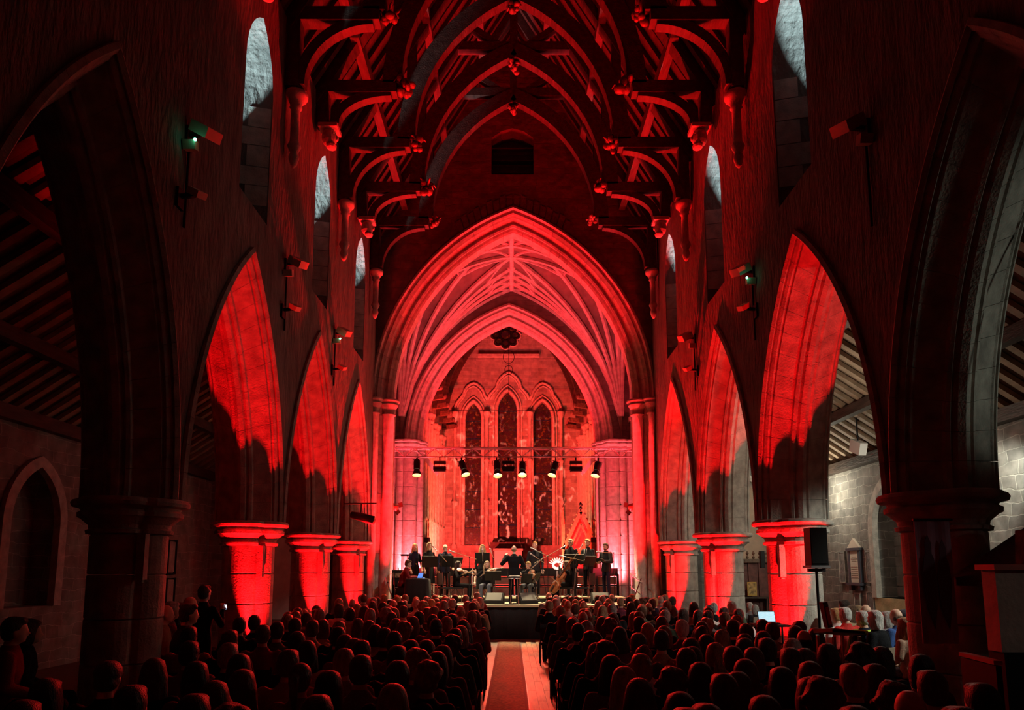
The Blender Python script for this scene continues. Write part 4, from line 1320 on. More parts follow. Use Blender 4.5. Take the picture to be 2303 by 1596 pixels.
# ---- mixing desk / lectern, laptop
X, Z = at(1885, 1408, 7.6)
t = thing('control_desk', 'sloping pale-topped control desk on chrome legs at the audience edge', 'desk', (X, 7.6, 0), .25)
obj('desk_top', MB().box((0, 0, 0), (.40, .30, .04), Matrix.Translation((0, 0, Z - .06)) @ Matrix.Rotation(-.12, 4, 'X') @ Matrix.Rotation(.10, 4, 'Y')), mat('desk_tan', (.45, .34, .20), .5), t)
obj('top_rim', MB().tube([(-.20, -.15, Z - .03), (.0, -.16, Z - .04), (.20, -.15, Z - .06)], .014, 6), BLK, t)
for a in (-.16, .16):
    for b in (-.12, .14):
        obj('leg', MB().tube([(a, b, .03), (a, b, Z - .1)], .02, 8), CHROME, t)
    obj('foot', MB().bar((a, -.25, .03), (a, .25, .03), .05, .05), CHROME, t)
X2, Z2 = at(1872, 1408, 7.9)
t = thing('folder_rack', 'upright dark red case leaning at the left of the control desk', 'case', (X2 - .02, 7.95, Z2 - .02))
obj('case_body', MB().box((0, 0, .15), (.055, .10, .29), Matrix.Rotation(-.16, 4, 'Y')), mat('dark_case', (.03, .02, .022), .5), t)
obj('case_face', MB().box((.005, -.054, .14), (.035, .008, .20), Matrix.Rotation(-.16, 4, 'Y')), mat('case_red', (.35, .03, .03), .5), t)
def laptop(X, Y, Z, w, screen, label, rz=0, ang=.3):
    t = thing('laptop', label, 'laptop', (X, Y, Z), rz)
    obj('keyboard_base', MB().box((0, -.10, .01), (w, w * .66, .018)), BLK, t)
    M = Matrix.Translation((0, w * .30 - .08, .018)) @ Matrix.Rotation(-ang, 4, 'X')
    obj('lid', MB().box((0, .004, w * .32), (w, .010, w * .64), M), BLK, t)
    obj('screen', MB().box((0, -.004, w * .32), (w * .94, .006, w * .58), M), screen, t)
    return t
LSC = mat('laptop_screen', (.5, .8, 1), .3, var=.6, vscale=30, emit=(.55, .85, 1.0), estr=.8, stretch=(1, 1, 3))
X, Z = at(1726, 1401, 11.0)
laptop(X, 11.0, Z - .0, .27, LSC, 'open laptop with a bright pale blue screen among the heads on the right')
t = thing('side_table', 'small dark table under the bright laptop', 'table', (X, 10.9, 0))
obj('table_top', MB().box((0, 0, Z - .02), (.5, .45, .03)), BLKM, t)
for a in (-.26, .26):
    for b in (-.18, .18):
        obj('leg', MB().tube([(a, b, 0), (a, b, Z - .03)], .015, 6), BLK, t)

# ---- banner on the nearest right pier
BY = PR[1] - .66
xa, za = at(2058, 1168, BY)
xb, _ = at(2138, 1168, BY)
_, zb2 = at(2080, 1448, BY)
t = thing('hanging_banner', 'dim plum banner with two dark standing figures on the nearest right pier', 'banner', ((xa + xb) / 2, BY, zb2))
W, H = xb - xa, za - zb2
obj('cloth', MB().loft([[(-W / 2 + W * i / 12, .02 + .012 * math.sin(i * 1.1), z) for i in range(13)] + [(W / 2, .035, z), (-W / 2, .035, z)] for z in (0, H)]), mat('banner_cloth', (.36, .22, .30), .9, var=.2, vscale=5), t)
FIG = mat('banner_figure', (.09, .055, .08), .9)
for sx, hh in ((-.2, .88), (.2, .84)):
    P = [(-.13, .30), (-.17, .55), (-.12, .70), (-.07, .74), (-.08, .82), (0, .90), (.08, .82), (.07, .74), (.12, .70), (.16, .55), (.12, .30), (.03, .12)]
    obj('printed_figure', MB().prism([(sx * W + q[0] * W * 1.15, q[1] * H * hh / .9) for q in P], lambda q: (q[0], -.002, q[1]), lambda q: (q[0], .003, q[1])), FIG, t)
obj('hanging_bar', MB().tube([(-W / 2 - .02, .01, H), (W / 2 + .02, .01, H)], .014, 6), BLK, t)
# ---- pulpit on the right edge
X, Z = at(2230, 1280, 6.2)
X1 = X + 1.1
t = thing('pale_pulpit', 'pale panelled pulpit at the right edge with a red ledge', 'pulpit', ((X + X1) / 2, 6.4, 0))
zb3 = at(2240, 1465, 6.2)[1]
PULM = mat('pulpit_stone', (.52, .47, .40), .8, var=.2, vscale=4, bump=.2)
W = X1 - X
obj('body', MB().box((0, -.15, (Z + zb3) / 2), (W, .18, Z - zb3)), PULM, t)
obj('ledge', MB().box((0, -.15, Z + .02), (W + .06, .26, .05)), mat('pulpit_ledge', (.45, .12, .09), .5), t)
obj('plinth', MB().box((0, -.15, zb3 / 2), (W - .02, .2, zb3)), BLKM, t)
obj('carved_panel', MB().box((.02, -.255, (Z + zb3) / 2 + .05), (.22, .02, .36)), mat('pulpit_panel', (.45, .34, .29), .8, var=.4, vscale=12), t)
obj('book_rest', MB().box((-.1, .1, Z + .2), (.16, .25, .34), Matrix.Rotation(.08, 4, 'Y')), OAKR, t)
# sloping black lid shape on the right with red edge
X, Z = at(2290, 1150, 6.9)
t = thing('sounding_board', 'dark sloping canopy hanging over the pulpit at the right edge', 'canopy', (X + .55, 6.95, Z - .75))
obj('board', MB().loft([[(-.95, -.5, 0), (.8, -.5, 0), (.8, .5, 0), (-.95, .5, 0)], [(-.95, -.5, .08), (.8, -.5, .08), (.8, .5, .08), (-.95, .5, .08)], [(-.15, -.1, .75), (.3, -.1, .75), (.3, .1, .75), (-.15, .1, .75)]]), OAK, t)
obj('chain', MB().tube([(.05, 0, .75), (.05, 0, 4.2)], .015, 6), BLK, t)
# red bench ledge near the banner pier
X0, Z0 = at(2165, 1470, 5.6)
X1, Z1 = at(2245, 1490, 5.1)
t = thing('bench_end', 'dark bench with a thin red top rail at lower right', 'bench', (X0, 5.6, 0))
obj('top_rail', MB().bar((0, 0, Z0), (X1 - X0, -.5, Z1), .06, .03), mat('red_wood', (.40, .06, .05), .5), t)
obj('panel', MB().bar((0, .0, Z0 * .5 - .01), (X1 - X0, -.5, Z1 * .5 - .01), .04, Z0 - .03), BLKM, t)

# ---- left aisle bits
XW = -9.4
for k, (a, b, c, d, lab) in enumerate(((370, 1215, 392, 1290, 'dark framed tablet on the left aisle wall, upper one'), (366, 1300, 388, 1360, 'dark framed tablet on the left aisle wall, lower one'))):
    y0, z0 = onx(a, d, XW)
    y1, z1 = onx(c, b, XW)
    t = thing('wall_tablet', lab, 'memorial', (XW, (y0 + y1) / 2, z0), 0)
    H, W = z1 - z0, abs(y1 - y0)
    obj('panel', MB().box((.04, 0, H / 2), (.05, W * .8, H * .9)), ASH, t)
    obj('frame', MB().tube([(.06, -W / 2, 0), (.06, W / 2, 0), (.06, W / 2, H), (.06, -W / 2, H), (.06, -W / 2, 0)], .04, 6), BLKM, t)
X, Z = at(625, 1250, 17.4)
t = thing('notice_board', 'small pale notice board dimly seen behind the second left pier', 'notice board', (-6.9, 17.6, 0))
obj('board', MB().box((0, 0, 2.2), (.7, .05, .45)), mat('notice', (.30, .26, .24), .8, var=.5, vscale=8), t)
obj('frame', MB().box((0, .02, 1.98), (.78, .06, .05)).box((0, .02, 2.44), (.78, .06, .05)), BLKM, t)
for a in (-.3, .3):
    obj('leg', MB().box((a, 0, 1.0), (.05, .05, 2.0)), BLKM, t)

# ---- carpet runner
CARP = mat('aisle_carpet', (.22, .10, .05), .95, var=.55, vscale=26, bump=.5, bscale=120, dark=(.10, .05, .03))
t = thing('aisle_carpet', 'patterned red brown carpet runner on the left of the centre aisle', 'carpet', (-.06, 12.3, 0))
obj('field', MB().box((0, 0, .008), (.52, 14.6, .016)), CARP, t)
for s in (-1, 1):
    obj('border', MB().box((s * .285, 0, .008), (.05, 14.6, .016)), mat('carpet_border', (.14, .05, .035), .95, bump=.4, bscale=90), t)

# ================================================================= PEOPLE
def remesh(mb, name, voxel, smooth=4):
    me = mb.mesh('tmp')
    o = bpy.data.objects.new('tmp', me)
    COL.objects.link(o)
    r = o.modifiers.new('r', 'REMESH')
    r.mode, r.voxel_size, r.use_smooth_shade = 'VOXEL', voxel, True
    if smooth:
        s = o.modifiers.new('s', 'SMOOTH')
        s.factor, s.iterations = .5, smooth
    dg = bpy.context.evaluated_depsgraph_get()
    nm = bpy.data.meshes.new_from_object(o.evaluated_get(dg))
    nm.name = name
    nm.materials.clear()
    bpy.data.objects.remove(o)
    bpy.data.meshes.remove(me)
    return nm
def ring(c, rx, ry, n=16):
    return [(c[0] + rx * math.cos(2 * PI * i / n), c[1] + ry * math.sin(2 * PI * i / n), c[2]) for i in range(n)]
def skel(pose, k, fem, lean=0.0):
    sw = .160 if fem else .185
    if pose == 'stand':
        J = dict(pel=(0, 0, .95), waist=(0, 0, 1.08), chest=(0, 0, 1.27), sho=(0, 0, 1.40), neck=(0, .005, 1.48), head=(0, .02, 1.628))
        for s, n in ((-1, 'L'), (1, 'R')):
            J['sh' + n] = (s * sw, 0, 1.388)
            J['hip' + n], J['kn' + n], J['an' + n] = (s * .09, 0, .93), (s * .10, .02, .50), (s * .11, -.01, .085)
            J['el' + n], J['wr' + n] = (s * (sw + .06), -.03, 1.12), (s * (sw + .06), .06, .875)
    else:
        J = dict(pel=(0, 0, .56), waist=(0, .0 + lean * .3, .69), chest=(0, .01 + lean * .6, .86), sho=(0, .02 + lean, .985), neck=(0, .03 + lean * 1.1, 1.06), head=(0, .06 + lean * 1.3, 1.20))
        for s, n in ((-1, 'L'), (1, 'R')):
            J['sh' + n] = (s * sw, .02 + lean, .972)
            J['hip' + n], J['kn' + n], J['an' + n] = (s * .095, .03, .545), (s * .13, .44, .535), (s * .13, .41, .085)
            J['el' + n], J['wr' + n] = (s * (sw + .07), .02 + lean * .5, .73), (s * .13, .25, .64)
    return {a: Vector(b) * k for a, b in J.items()}
def hand(mb, wr, d, side, k, curl=.5):
    d = Vector(d).normalized()
    up = Vector((0, 0, 1)) if abs(d.z) < .8 else Vector((0, 1, 0))
    lat = d.cross(up).normalized()
    nrm = lat.cross(d).normalized()
    wr = Vector(wr)
    pc = wr + d * .05 * k
    B = Matrix((lat, d, nrm)).transposed().to_4x4()
    B.translation = pc
    mb.ell((0, 0, 0), (.042 * k, .055 * k, .018 * k), 10, 6, B)
    for i, L in enumerate((.070, .078, .073, .058)):
        p = pc + lat * (i - 1.5) * .0215 * k + d * .045 * k
        q = p + (d * math.cos(curl * .5) - nrm * math.sin(curl * .5)) * L * .55 * k + lat * (i - 1.5) * .004
        r = q + (d * math.cos(curl * 1.6) - nrm * math.sin(curl * 1.6)) * L * .5 * k
        mb.cap(p, q, .0095 * k, .009 * k, 6)
        mb.cap(q, r, .009 * k, .0078 * k, 6)
    th = -lat if side == 'R' else lat
    th = -th
    p = wr + d * .03 * k + th * .035 * k
    q = p + (th * .7 + d * .7).normalized() * .035 * k - nrm * .01
    mb.cap(p, q, .011 * k, .010 * k, 6)
    mb.cap(q, q + (d * .9 + th * .2 - nrm * .25).normalized() * .032 * k, .010 * k, .0085 * k, 6)
def headM(J, yaw, pitch):
    return Matrix.Translation(J['head']) @ Matrix.Rotation(yaw, 4, 'Z') @ Matrix.Rotation(pitch, 4, 'X')
def body_mesh(J, k, fem, HM, voxel, hands=True, legs=False, curl=.5):
    mb = MB()
    mb.loft([ring(J['pel'] - Vector((0, 0, .07)), .12 * k, .09 * k), ring(J['pel'], .14 * k, .10 * k), ring(J['waist'], .115 * k, .085 * k), ring(J['chest'], .135 * k, .10 * k), ring(J['sho'], .12 * k, .075 * k), ring(J['neck'] - Vector((0, 0, .01)), .062 * k, .06 * k), ring(J['neck'] + Vector((0, .0, .05)) * k, .052 * k, .055 * k)])
    h0 = J['head']
    mb.cap(J['neck'], h0 - Vector((0, .012, .05)) * k, .055 * k, .052 * k)
    def P(x, y, z):
        return HM @ (Vector((x, y, z)) * k)
    K = Matrix.Scale(k, 4)
    mb.ell((0, -.004, .012), (.076, .094, .108), 16, 10, HM @ K)
    mb.ell((0, .022, -.052), (.058, .066, .062), 14, 8, HM @ K)
    mb.ell((0, .070, -.088), (.024, .022, .020), 8, 6, HM @ K)
    mb.cap(P(0, .088, .012), P(0, .106, -.022), .009 * k, .014 * k, 8)
    for s in (-1, 1):
        mb.ell((s * .077, -.005, -.012), (.010, .020, .030), 8, 6, HM @ K)
        mb.ell((s * .032, .080, .026), (.018, .012, .008), 8, 5, HM @ K)
    mb.ell((0, .086, -.052), (.022, .010, .009), 8, 5, HM @ K)
    for n in 'LR':
        mb.cap(J['sh' + n], J['el' + n], .046 * k, .037 * k)
        mb.cap(J['el' + n], J['wr' + n], .037 * k, .024 * k)
        if hands:
            hand(mb, J['wr' + n], J['wr' + n] - J['el' + n] + Vector((0, .06, 0)) * 0, n, k, curl)
        else:
            d = (J['wr' + n] - J['el' + n]).normalized()
            mb.ell(J['wr' + n] + d * .06 * k, (.04 * k, .05 * k, .03 * k), 8, 6)
        mb.cap(J['hip' + n], J['kn' + n], .068 * k, .046 * k)
        mb.cap(J['kn' + n], J['an' + n], .046 * k, .034 * k)
        mb.cap(J['an' + n] + Vector((0, -.02, -.045)) * k, J['an' + n] + Vector((0, .13, -.055)) * k, .032 * k, .026 * k)
    return remesh(mb, 'body', voxel, 3)
def top_mesh(J, k, fem, voxel, sleeve=1.0, hem=.0, flare=.0, bulk=0.0, collar=True):
    mb = MB()
    g = bulk
    w = .93 if fem else 1.0
    rr = [ring(J['pel'] + Vector((0, 0, -.04 - hem)) * k, (.172 + flare + g) * k, (.125 + flare * .7 + g) * k), ring(J['pel'] + Vector((0, 0, .05)), (.168 + g) * k, (.120 + g) * k), ring(J['waist'], (.142 * w + g) * k, (.108 + g) * k), ring(J['chest'], (.172 * w + g) * k, (.130 + g) * k), ring(J['sho'] + Vector((0, 0, .012)) * k, (.142 * w + g) * k, (.098 + g) * k), ring(J['neck'] - Vector((0, 0, .035)) * k, (.098 + g * .5) * k, (.082 + g * .4) * k), ring(J['neck'] - Vector((0, 0, .008)) * k, (.070 + g * .3) * k, (.072 + g * .3) * k)]
    if collar:
        rr.append(ring(J['neck'] + Vector((0, .0, .02)) * k, .066 * k, .068 * k))
    mb.loft(rr)
    for n in 'LR':
        mb.cap(J['sh' + n], J['el' + n], (.062 + g) * k, (.052 + g) * k) if sleeve >= .5 else mb.cap(J['sh' + n], J['sh' + n].lerp(J['el' + n], sleeve * 2), (.060 + g) * k, (.056 + g) * k)
        if sleeve > .5:
            q = J['el' + n].lerp(J['wr' + n], (sleeve - .5) * 2 * .96)
            mb.cap(J['el' + n], q, (.052 + g) * k, (.038 + g) * k)
    return remesh(mb, 'top', voxel, 4)
def legs_mesh(J, k, fem, voxel, wide=0.0):
    mb = MB()
    mb.loft([ring(J['pel'] + Vector((0, 0, -.10)) * k, .15 * k, .11 * k), ring(J['pel'], .165 * k, .122 * k), ring(J['waist'] - Vector((0, 0, .02)), .135 * k, .10 * k)])
    for n in 'LR':
        mb.cap(J['hip' + n], J['kn' + n], (.088 + wide) * k, (.066 + wide) * k)
        mb.cap(J['kn' + n], J['an' + n] + Vector((0, 0, -.03)) * k, (.064 + wide) * k, (.054 + wide) * k)
    return remesh(mb, 'trousers', voxel, 3)
def skirt_mesh(J, k, voxel, length=.55, flare=.08, pose='stand'):
    mb = MB()
    if pose == 'stand':
        mb.loft([ring(J['pel'] - Vector((0, 0, length)) * k, (.17 + flare) * k, (.14 + flare) * k), ring(J['pel'] - Vector((0, 0, length * .5)) * k, (.175 + flare * .5) * k, (.14 + flare * .5) * k), ring(J['pel'], .172 * k, .128 * k), ring(J['waist'], .132 * k, .102 * k)])
        return remesh(mb, 'skirt', voxel, 4)
    return legs_mesh(J, k, True, voxel, .035)
def shoes_mesh(J, k):
    mb = MB()
    for n in 'LR':
        a = J['an' + n]
        mb.cap((a.x, a.y - .03 * k, .045 * k), (a.x, a.y + .15 * k, .036 * k), .043 * k, .034 * k)
        mb.box((a.x, a.y + .06 * k, .012), (.085 * k, .27 * k, .024))
    return remesh(mb, 'shoes', .012, 2)
def hair_mesh(style, k, HM, J, voxel, seed=1):
    rnd = random.Random(seed)
    mb = MB()
    K = Matrix.Scale(k, 4)
    HK = HM @ K
    yawM = Matrix.Translation(HM.translation) @ Matrix.Rotation(HM.to_euler('ZYX').z if False else math.atan2(HM[1][0], HM[0][0]), 4, 'Z') @ K
    if style == 'bald':
        mb.ell((0, -.028, -.018), (.083, .082, .060), 16, 8, HK)
    elif style == 'cap':
        mb.ell((0, -.012, .045), (.088, .108, .085), 16, 8, HK)
        mb.ell((0, .10, .03), (.06, .05, .010), 12, 5, HK)
        mb.ell((0, -.035, -.03), (.080, .075, .06), 14, 8, HK)
    else:
        big = 1.08 if style in ('curly', 'afro', 'bob', 'long', 'wavy') else 1.0
        mb.ell((0, -.026, .030), (.087 * big, .094 * big, .100 * big), 16, 10, HK)
        mb.ell((0, -.040, -.015), (.083 * big, .072 * big, .085), 16, 8, HK)
        if style == 'short':
            mb.ell((0, .035, .085), (.066, .05, .040), 12, 6, HK)
    if style in ('bob', 'wavy', 'long'):
        for s in (-1, 1):
            mb.ell((s * .068, -.020, -.045), (.036, .070, .115), 10, 8, HK)
        mb.ell((0, -.060, -.075), (.085, .050, .11), 12, 8, HK)
        mb.ell((0, .030, .092), (.068, .055, .030), 12, 6, HK)
    if style in ('long', 'wavy'):
        for i in range(7):
            a = (i - 3) / 3
            x = a * .082
            y = -.085 + .055 * a * a
            z1 = -.36 + .05 * abs(a) - rnd.random() * .04
            wob = .015 if style == 'wavy' else .004
            pts = [Vector((x * .9, y, -.02)), Vector((x * 1.05 + wob * rnd.uniform(-1, 1), y - .012, -.14)), Vector((x * 1.15 + wob * rnd.uniform(-1, 1), y - .015, -.25)), Vector((x * 1.05, y - .01, z1))]
            mb.tube([yawM @ p for p in pts], [.034 * k, .036 * k, .032 * k, .014 * k], 8)
        if style == 'wavy':
            for s in (-1, 1):
                mb.tube([yawM @ Vector(p) for p in ((s * .078, .01, .0), (s * .10, .03, -.12), (s * .095, .045, -.22), (s * .10, .05, -.30))], [.03 * k, .034 * k, .03 * k, .014 * k], 8)
    if style == 'ponytail':
        mb.tube([HK @ Vector(p) for p in ((0, -.10, .045), (0, -.15, .02), (0, -.155, -.10), (.01, -.13, -.24))], [.022 * k, .034 * k, .034 * k, .010 * k], 8)
    if style == 'bun':
        mb.ell((0, -.085, .105), (.048, .048, .042), 10, 8, HK)
    if style in ('curly', 'afro'):
        for i in range(46 if style == 'curly' else 60):
            a, b = rnd.uniform(0, 2 * PI), rnd.uniform(-.55, 1.4)
            if math.sin(a) > .35 and b < .75:
                continue
            R_ = .108
            mb.ell((R_ * math.cos(b) * math.cos(a) * .95, R_ * math.cos(b) * math.sin(a) - .022, R_ * math.sin(b) + .022), rnd.uniform(.020, .034), 7, 5, HK)
    return remesh(mb, 'hair', voxel, 2 if style in ('curly', 'afro') else 4)
SKIN = mat('skin', (.60, .36, .26), .55, var=.12, vscale=25)
SKIN2 = mat('skin_deep', (.42, .24, .17), .55, var=.12, vscale=25)
LIP = mat('lips', (.42, .12, .10), .5)
EYEW = mat('eye_dark', (.05, .035, .03), .3)
HAIRM = {}
def hairmat(n):
    c = dict(blond=(.50, .33, .13), ginger=(.48, .20, .06), brown=(.10, .05, .025), dark=(.025, .016, .012), grey=(.40, .38, .36), white=(.66, .64, .60), light=(.34, .23, .13), cap=(.05, .05, .07))[n]
    return mat('hair_' + n, c, .48, var=.5, vscale=40, bump=.8, bscale=140, stretch=(1, 1, .25), spec=.35)
def cloth(n):
    c = dict(black=(.006, .006, .008), navy=(.011, .012, .030), charcoal=(.018, .018, .021), maroon=(.20, .018, .020), red=(.50, .035, .030), blue=(.04, .09, .26), paleblue=(.38, .46, .58), white=(.62, .60, .58), tan=(.33, .23, .14), green=(.07, .11, .07), grey=(.20, .20, .21), denim=(.10, .12, .15), lime=(.45, .60, .10), plum=(.12, .03, .06), skin=(.60, .36, .26))[n]
    return mat('cloth_' + n, c, .9, var=.15, vscale=14, bump=.35, bscale=90, spec=.15)
def performer(label, X, Y, Z, yaw, pose='stand', h=1.75, fem=False, hair=('short', 'brown'), top='black', legs='black', skirt=0, sleeve=1.0, hem=0.0, flare=.0, arms={}, hyaw=0.0, hpitch=0.0, glasses=False, beard=False, lean=0.0, tie=None, bulk=.0, lapel=False, shirt=None, curl=.5):
    k = h / 1.75
    t = thing('person', label, 'person', (X, Y, Z), yaw, None)
    J = skel(pose, k, fem, lean)
    for a, v in arms.items():
        J[a] = Vector(v) * k
    HM = headM(J, hyaw, hpitch)
    link('body', body_mesh(J, k, fem, HM, .0095, True, False, curl), SKIN, t)
    link('jacket' if lapel else 'top', top_mesh(J, k, fem, .012, sleeve, hem, flare, bulk), cloth(top), t)
    if skirt:
        link('skirt', skirt_mesh(J, k, .014, skirt, .06, pose), cloth(legs), t)
    else:
        link('trousers', legs_mesh(J, k, fem, .014), cloth(legs), t)
    link('shoes', shoes_mesh(J, k), mat('shoe_leather', (.012, .011, .011), .35), t)
    link('hair', hair_mesh(hair[0], k, HM, J, .010, int(X * 100)), hairmat(hair[1]), t)
    P = lambda x, y, z: HM @ (Vector((x, y, z)) * k)
    eb = MB()
    for s in (-1, 1):
        eb.ell(P(s * .031, .086, .012), .0085 * k, 8, 5)
    obj('eyes', eb, EYEW, t, True)
    obj('mouth', MB().ell((0, .092, -.052), (.020, .008, .008), 10, 5, HM @ Matrix.Scale(k, 4)), LIP, t, True)
    bm_ = MB()
    for s in (-1, 1):
        bm_.cap(P(s * .015, .092, .034), P(s * .048, .082, .036), .005 * k, .004 * k, 6)
    obj('eyebrows', bm_, hairmat(hair[1]), t, True)
    if beard:
        link('beard', remesh(MB().ell((0, .040, -.082), (.058, .060, .042), 12, 8, HM @ Matrix.Scale(k, 4)).ell((0, .092, -.037), (.026, .010, .007), 10, 5, HM @ Matrix.Scale(k, 4)), 'beard', .008, 2), hairmat(beard if isinstance(beard, str) else hair[1]), t)
    if glasses:
        g = MB()
        for s in (-1, 1):
            g.tube([P(s * .032 + .022 * math.cos(q * PI / 5), .100, .012 + .017 * math.sin(q * PI / 5)) for q in range(11)], .003 * k, 5)
            g.tube([P(s * .054, .098, .016), P(s * .080, .0, .012)], .0025 * k, 5)
        obj('glasses', g, BLK, t)
    if fem and skirt and sleeve < .5:
        obj('gold_clasp', MB().prism([(-.03, .02), (.03, .02), (0, -.035)], lambda q: (q[0] * k, .112 * k, J['waist'].z + q[1]), lambda q: (q[0] * k, .122 * k, J['waist'].z + q[1])), mat('gold_clasp', (.75, .55, .18), .3, .6), t)
    if lapel:
        y = .128 if pose == 'stand' else .14
        zc, zw = J['neck'].z - .03, J['waist'].z + .02
        obj('shirt_front', MB().prism([(-.045, zc), (.045, zc), (.012, zw + .10), (-.012, zw + .10)], lambda q: (q[0] * k, (.098 if q[1] > zw + .2 else .130) * k, q[1]), lambda q: (q[0] * k, (.110 if q[1] > zw + .2 else .142) * k, q[1])), cloth(shirt or 'black'), t)
        if tie:
            obj('tie', MB().prism([(-.014, zc - .01), (.014, zc - .01), (.026, zw + .06), (0, zw + .02), (-.026, zw + .06)], lambda q: (q[0] * k, (.112 if q[1] > zw + .2 else .140) * k, q[1]), lambda q: (q[0] * k, (.120 if q[1] > zw + .2 else .150) * k, q[1])), cloth(tie), t)
    return t, J

def fx(px, py, Y):
    return at(px, py, Y)[0]
def stand_h(px, py, Y, z):
    return at(px, py, Y)[1] - z
D = math.radians
BR = 22.1
# singers on the riser, left
performer('woman singer with long blonde hair, dark tee and skirt, leftmost of the standing three', fx(933, 1230, BR), BR, RZ + .02, D(-140), 'stand', stand_h(933, 1224, BR, RZ), True, ('long', 'blond'), 'navy', 'black', .62, .42, arms={'elL': (-.235, .0, 1.13), 'wrL': (-.21, .13, .90), 'elR': (.235, .0, 1.13), 'wrR': (.22, .12, .90)}, hyaw=D(-12))
performer('woman singer with long fair hair in a plain dark dress behind the left music stand', fx(965, 1230, BR - .2), BR - .2, RZ + .02, D(-140), 'stand', stand_h(965, 1221, BR - .2, RZ), True, ('long', 'light'), 'black', 'black', .52, .42, arms={'elL': (-.235, .0, 1.13), 'wrL': (-.22, .11, .89), 'elR': (.235, .0, 1.13), 'wrR': (.23, .10, .89)}, hyaw=D(-14))
performer('older man singer with white hair, glasses and beard in dark suit, left side', fx(1001, 1230, BR), BR, RZ + .02, D(-150), 'stand', stand_h(1001, 1225, BR, RZ), False, ('bald', 'white'), 'navy', 'black', lapel=True, shirt='black', hem=.12, bulk=.012, glasses=True, beard='white', arms={'elL': (-.26, .0, 1.12), 'wrL': (-.20, .2, .98)})
performer('woman singer with fair wavy hair in black behind the tall central-left music stand', fx(1085, 1230, BR), BR, RZ + .02, D(180), 'stand', stand_h(1085, 1226, BR, RZ), True, ('wavy', 'blond'), 'black', 'black', .7, .9, flare=.02)
performer('man singer with ginger hair and dark suit, standing right of the conductor', fx(1203, 1230, BR), BR, RZ + .02, D(175), 'stand', stand_h(1203, 1219, BR, RZ), False, ('short', 'ginger'), 'charcoal', 'black', lapel=True, shirt='black', hem=.1)
performer('man singer in glasses and black suit behind the wide right music stand', fx(1284, 1230, BR), BR, RZ + .02, D(140), 'stand', stand_h(1284, 1213, BR, RZ), False, ('short', 'light'), 'black', 'black', lapel=True, shirt='black', hem=.1, glasses=True, hyaw=D(12))
performer('man singer with fair hair, grey suit and tie, holding a folder low', fx(1322, 1230, BR - .1), BR - .1, RZ + .02, D(138), 'stand', stand_h(1322, 1213, BR - .1, RZ), False, ('short', 'blond'), 'charcoal', 'black', lapel=True, shirt='white', tie='black', hem=.1, beard='light', hpitch=-.12, arms={'elL': (-.26, .04, 1.12), 'wrL': (-.09, .27, 1.10), 'elR': (.26, .04, 1.12), 'wrR': (.09, .27, 1.08)}, curl=1.0)
performer('bearded man singer in dark suit at the right end, reading a folder', fx(1363, 1230, BR), BR, RZ + .02, D(128), 'stand', stand_h(1363, 1222, BR, RZ), False, ('short', 'brown'), 'charcoal', 'navy', lapel=True, shirt='black', hem=.1, bulk=.015, beard=True, hpitch=-.22, arms={'elL': (-.28, .05, 1.13), 'wrL': (-.08, .28, 1.14), 'elR': (.28, .05, 1.13), 'wrR': (.08, .29, 1.12)}, curl=1.0)
# conductor with his back to the hall
performer('conductor in a black suit seen from behind with his left hand raised', fx(1156, 1240, 20.55), 20.55, SZ, 0, 'stand', 1.72, False, ('bald', 'light'), 'black', 'black', lapel=False, hem=.14, flare=.02, bulk=.018, hpitch=-.25, arms={'elL': (-.36, .03, 1.20), 'wrL': (-.26, .22, 1.43), 'elR': (.29, .06, 1.14), 'wrR': (.24, .30, 1.12)})
# seated string players
SY = 21.35
performer('violinist with long dark hair in black, seated in profile on the left', fx(1027, 1270, SY), SY, SZ, D(-95), 'sit', 1.68, True, ('long', 'dark'), 'black', 'black', arms={'elL': (-.20, .26, .86), 'wrL': (-.13, .44, .98), 'elR': (.34, .10, .80), 'wrR': (.22, .30, .92)}, curl=1.1)
performer('violinist with long curly fair hair facing the hall, left of the conductor', fx(1096, 1270, SY), SY, SZ, D(172), 'sit', 1.68, True, ('wavy', 'light'), 'black', 'denim', sleeve=.35, arms={'elL': (-.26, .22, .84), 'wrL': (-.30, .40, 1.0), 'elR': (.38, .08, .80), 'wrR': (.36, .22, .66)}, hyaw=D(14), curl=1.1)
performer('viola player with short fair hair and bare arms, seated right of the conductor', fx(1189, 1270, SY), SY, SZ, D(165), 'sit', 1.66, True, ('short', 'blond'), 'black', 'denim', sleeve=.12, arms={'elL': (-.24, .24, .80), 'wrL': (-.16, .40, .84), 'elR': (.36, .12, .86), 'wrR': (.36, .36, .92)}, hyaw=D(-10), hpitch=-.2, curl=1.1)
performer('cellist with long brown hair in black, seated facing left', fx(1278, 1270, SY), SY, SZ, D(72), 'sit', 1.70, True, ('long', 'brown'), 'black', 'black', skirt=.1, arms={'elL': (-.26, .20, .88), 'wrL': (-.12, .26, 1.12), 'elR': (.30, .26, .74), 'wrR': (.26, .48, .66)}, hpitch=-.1, curl=1.1)
# laptop operator
performer('man in a maroon sweater bent over a laptop at the left stage table', fx(904, 1270, 20.75), 20.75, SZ, D(-80), 'sit', 1.72, False, ('short', 'brown'), 'maroon', 'black', lean=.10, hpitch=-.35, arms={'elL': (-.25, .22, .78), 'wrL': (-.10, .46, .80), 'elR': (.25, .22, .78), 'wrR': (.10, .46, .80)}, curl=.8)

